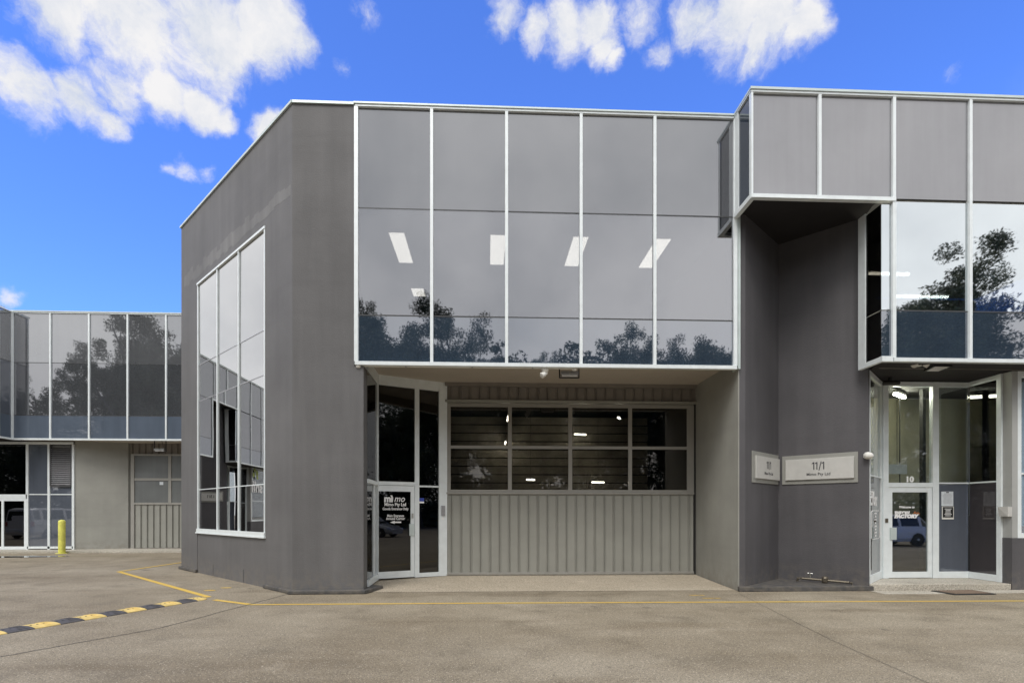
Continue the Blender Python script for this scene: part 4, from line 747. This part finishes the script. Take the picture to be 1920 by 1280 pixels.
# goods door mirror: reflect the view ray in the canted glass
def mirror_hit(px, py, A, B):
    s, z = onL(px, A, B, py); u = Vector((B[0]-A[0],B[1]-A[1],0)).normalized(); n = Vector((u.y,-u.x,0)); d = Vector(ray(px,py)); P = Vector((A[0],A[1],0))+u*s; P.z = z
    r_ = d-2*d.dot(n)*n; tt = -P.z/r_.z; return P+r_*tt
c = mirror_hit(722,1007,GA,GB)
car('parked_car', 'silver hatchback parked in the yard, mirrored in the goods door', (c.x,c.y-1.6,0), 70, 4.2, 1.75, 1.5, 'car_silver')
car('parked_van', 'white people mover mirrored in the shopfront across the yard', (-28.0,-.9,0), -90, 4.8, 1.9, 1.85, 'car_white', van=True)

# ------------------------------------------------------------------ trees behind the camera (mirrored in the glass)
def make_tree(seed, H_, spread, nleaf, style):
    r = random.Random(seed); gc = lambda sd: max(-1.5, min(1.5, r.gauss(0,1)))*sd; tr = MB(); lf = MB(); tips = []
    def limb(p, d, l, rad, lev):
        pts = [p]; q = p.copy(); dd = d.copy()
        for i in range(4): dd = (dd+Vector((r.uniform(-.25,.25),r.uniform(-.25,.25),r.uniform(-.02,.2)))).normalized(); q = q+dd*l/4; pts.append(q.copy())
        tr.tube(pts, rad, 6 if lev else 8, rad*.45)
        if lev >= 2: tips.append((pts[-1], l)); tips.append((pts[2], l*.8)); return
        for i in range(4 if lev else 6):
            f = r.uniform(.45,1) if lev == 0 else r.uniform(.3,1); b_ = pts[min(4,int(f*4))]; a_ = r.uniform(0,6.28)
            nd = (dd*r.uniform(.25,.8)+Vector((math.cos(a_),math.sin(a_),r.uniform(.0,.6)))*spread).normalized()
            limb(b_, nd, l*r.uniform(.42,.66), rad*.42, lev+1)
    limb(Vector((0,0,-.1)), Vector((0,0,1)), H_*.60, H_*.020, 0)
    zmax = max(t_[0].z for t_ in tips); k = (H_*.95)/zmax
    tr.v = [(v[0]*k,v[1]*k,v[2]*k) for v in tr.v]
    per = max(1, nleaf//len(tips))
    for p, l in tips:
        p = p*k; cl = [p+Vector((gc(1),gc(1),gc(.7)))*.7 for _ in range(5)]
        for i in range(per):
            c_ = r.choice(cl)+Vector((gc(1),gc(1),gc(.7)))*.36; s = r.uniform(.06,.14)
            a_ = Vector((r.uniform(-1,1),r.uniform(-1,1),r.uniform(-1.0,.4))).normalized(); b_ = a_.orthogonal().normalized(); b_ = Matrix.Rotation(r.uniform(0,6.28),3,a_) @ b_
            lf.add([c_-a_*s, c_+b_*s*.38, c_+a_*s, c_-b_*s*.38], [(0,1,2,3)])
    zt_ = sorted(v[2] for v in lf.v)[int(len(lf.v)*.993)]; f = H_/zt_; rr_ = sorted(math.hypot(v[0],v[1]) for v in lf.v)[int(len(lf.v)*.95)]; fh = .30*H_/(rr_*f)
    tr.v = [(v[0]*fh,v[1]*fh,v[2]) for v in tr.v]; lf.v = [(v[0]*fh,v[1]*fh,v[2]) for v in lf.v]; tr.v = [(v[0]*f,v[1]*f,v[2]*f) for v in tr.v]; lf.v = [(v[0]*f,v[1]*f,v[2]*f) for v in lf.v]
    return tr, lf
protos = []
for k, (H_, sp, nl, lm) in enumerate([(16,.95,60000,'leaf_a'),(15,1.1,60000,'leaf_b'),(16,.8,56000,'leaf_c'),(12,1.2,44000,'leaf_a')]):
    tr, lf = make_tree(20+k, H_, sp, nl, 0); protos.append((tr, lf, lm, H_)); 
PM = []
for k, (tr, lf, lm, H_) in enumerate(protos):
    a = bpy.data.meshes.new('trunk'); a.from_pydata(tr.v, [], tr.f); a.materials.append(MAT['bark']); b_ = bpy.data.meshes.new('crown'); b_.from_pydata(lf.v, [], lf.f); b_.materials.append(MAT[lm]); PM.append((a, b_, H_))
place = [('tall gum tree mirrored in the leftmost panes of the upper glazing',0,-11,-34,17.6,0),
 ('spreading gum tree mirrored beside the first mullion of the upper glazing',1,-7.2,-33,17.1,1),
 ('gum tree mirrored in the second pane of the upper glazing',2,-3.2,-34,16.9,2),
 ('low tree mirrored at the foot of the second pane',3,1.2,-38,14.5,0.3),
 ('rounded tree mirrored in the middle pane of the upper glazing',0,5.5,-38,16.2,4),
 ('dense tree mirrored in the fourth pane of the upper glazing',1,10,-38,16.5,5),
 ('tree mirrored between fourth and last panes of the upper glazing',2,14,-37,16.4,2.2),
 ('tree mirrored in the last pane of the upper glazing',3,18,-37,16.2,1.1),
 ('tree mirrored at the right edge of the last pane',1,22.2,-38,16.4,0.4),
 ('low tree mirrored in the first bright gym window',3,28.3,-28,13.8,3),
 ('tree mirrored in the middle of the bright gym windows',0,32,-29,16.0,1.9),
 ('tall tree mirrored at the right of the bright gym windows',1,36.5,-28,20.0,2.8),
 ('tree mirrored at the right end of the gym windows',2,41,-29,19.0,0.9),
 ('tall tree mirrored in the last panes across the yard',1,-28.5,-20,21.0,3.3),
 ('tall tree mirrored in the fourth pane across the yard',0,-33.5,-21,20.5,1.2),
 ('tree mirrored in the third pane across the yard',2,-37.6,-20,18.5,5.1),
 ('small tree mirrored in the second pane across the yard',3,-42.8,-20,14.0,2.0),
 ('tree mirrored in the roller door windows',2,3.0,-30,12.0,0.7),
 ('bare stemmed tree mirrored low in the roller door windows',0,9,-30,11.5,3.9),
 ('tree standing behind the visitor parking by the gym',1,26,-32,12.0,1.0),
 ('tree standing between the parked van and the gum trees',3,-22,-30,13.0,1.4),
 ('tree standing left of the tall gum trees',2,-16,-33,13.2,2.6)]
for lab, k, x, y, h, a_ in place:
    tm, cm, H_ = PM[k]; t = thing('gum_tree', lab, 'tree', (x,y,0), 'trees behind the yard'); s = h/H_; t.rotation_euler.z = a_; t.scale = (s,s,s)
    for nm, me in (('trunk',tm),('crown',cm)): o = bpy.data.objects.new(nm, me); col.objects.link(o); o.parent = t
# scrub under the trees: nobody could count it
r = random.Random(3); mb = MB()
for i in range(52000):
    x = r.uniform(-60,55); y = -35+r.gauss(0,2.0)+(9 if x < -24 else 0)+(4 if x > 25 else 0)-2*math.sin(x*.3); hh = 5.0+1.2*math.sin(x*.7)+.8*math.sin(x*1.9); z = abs(r.gauss(0,.55))*hh; s = r.uniform(.15,.36); c_ = Vector((x,y,z+.1))
    a_ = Vector((r.uniform(-1,1),r.uniform(-1,1),r.uniform(-.6,1))).normalized(); b_ = a_.orthogonal().normalized(); mb.add([c_-a_*s,c_+b_*s*.45,c_+a_*s,c_-b_*s*.45], [(0,1,2,3)])
wd_ = MB(); r = random.Random(11)
for i in range(3000):
    x = r.uniform(-75,70); top = 16.4+2.2*abs(math.sin(x*.42+1))+1.5*abs(math.sin(x*.95+.4))+.6*math.sin(x*2.3); z0_ = .5+(top-1.5)*r.random()**.85; y = -46+r.gauss(0,1.6); R_ = r.uniform(.7,1.4)
    for q_ in range(55):
        c_ = Vector((x,y,z0_))+Vector((r.uniform(-1,1),r.uniform(-1,1),r.uniform(-.8,.8)))*R_*.85; s_ = r.uniform(.14,.30); a_ = Vector((r.uniform(-1,1),r.uniform(-1,1),r.uniform(-.8,.6))).normalized(); b_ = a_.orthogonal().normalized(); wd_.add([c_-a_*s_,c_+b_*s_*.5,c_+a_*s_,c_-b_*s_*.5], [(0,1,2,3)])
tag(obj('woodland', wd_, 'leaf_c'), 'dark belt of woodland behind the gum trees, mirrored in the glazing', 'woodland', kind='stuff')
tag(obj('scrub', mb, 'leaf_b'), 'dense green scrub under the trees behind the yard', 'scrub', kind='stuff')
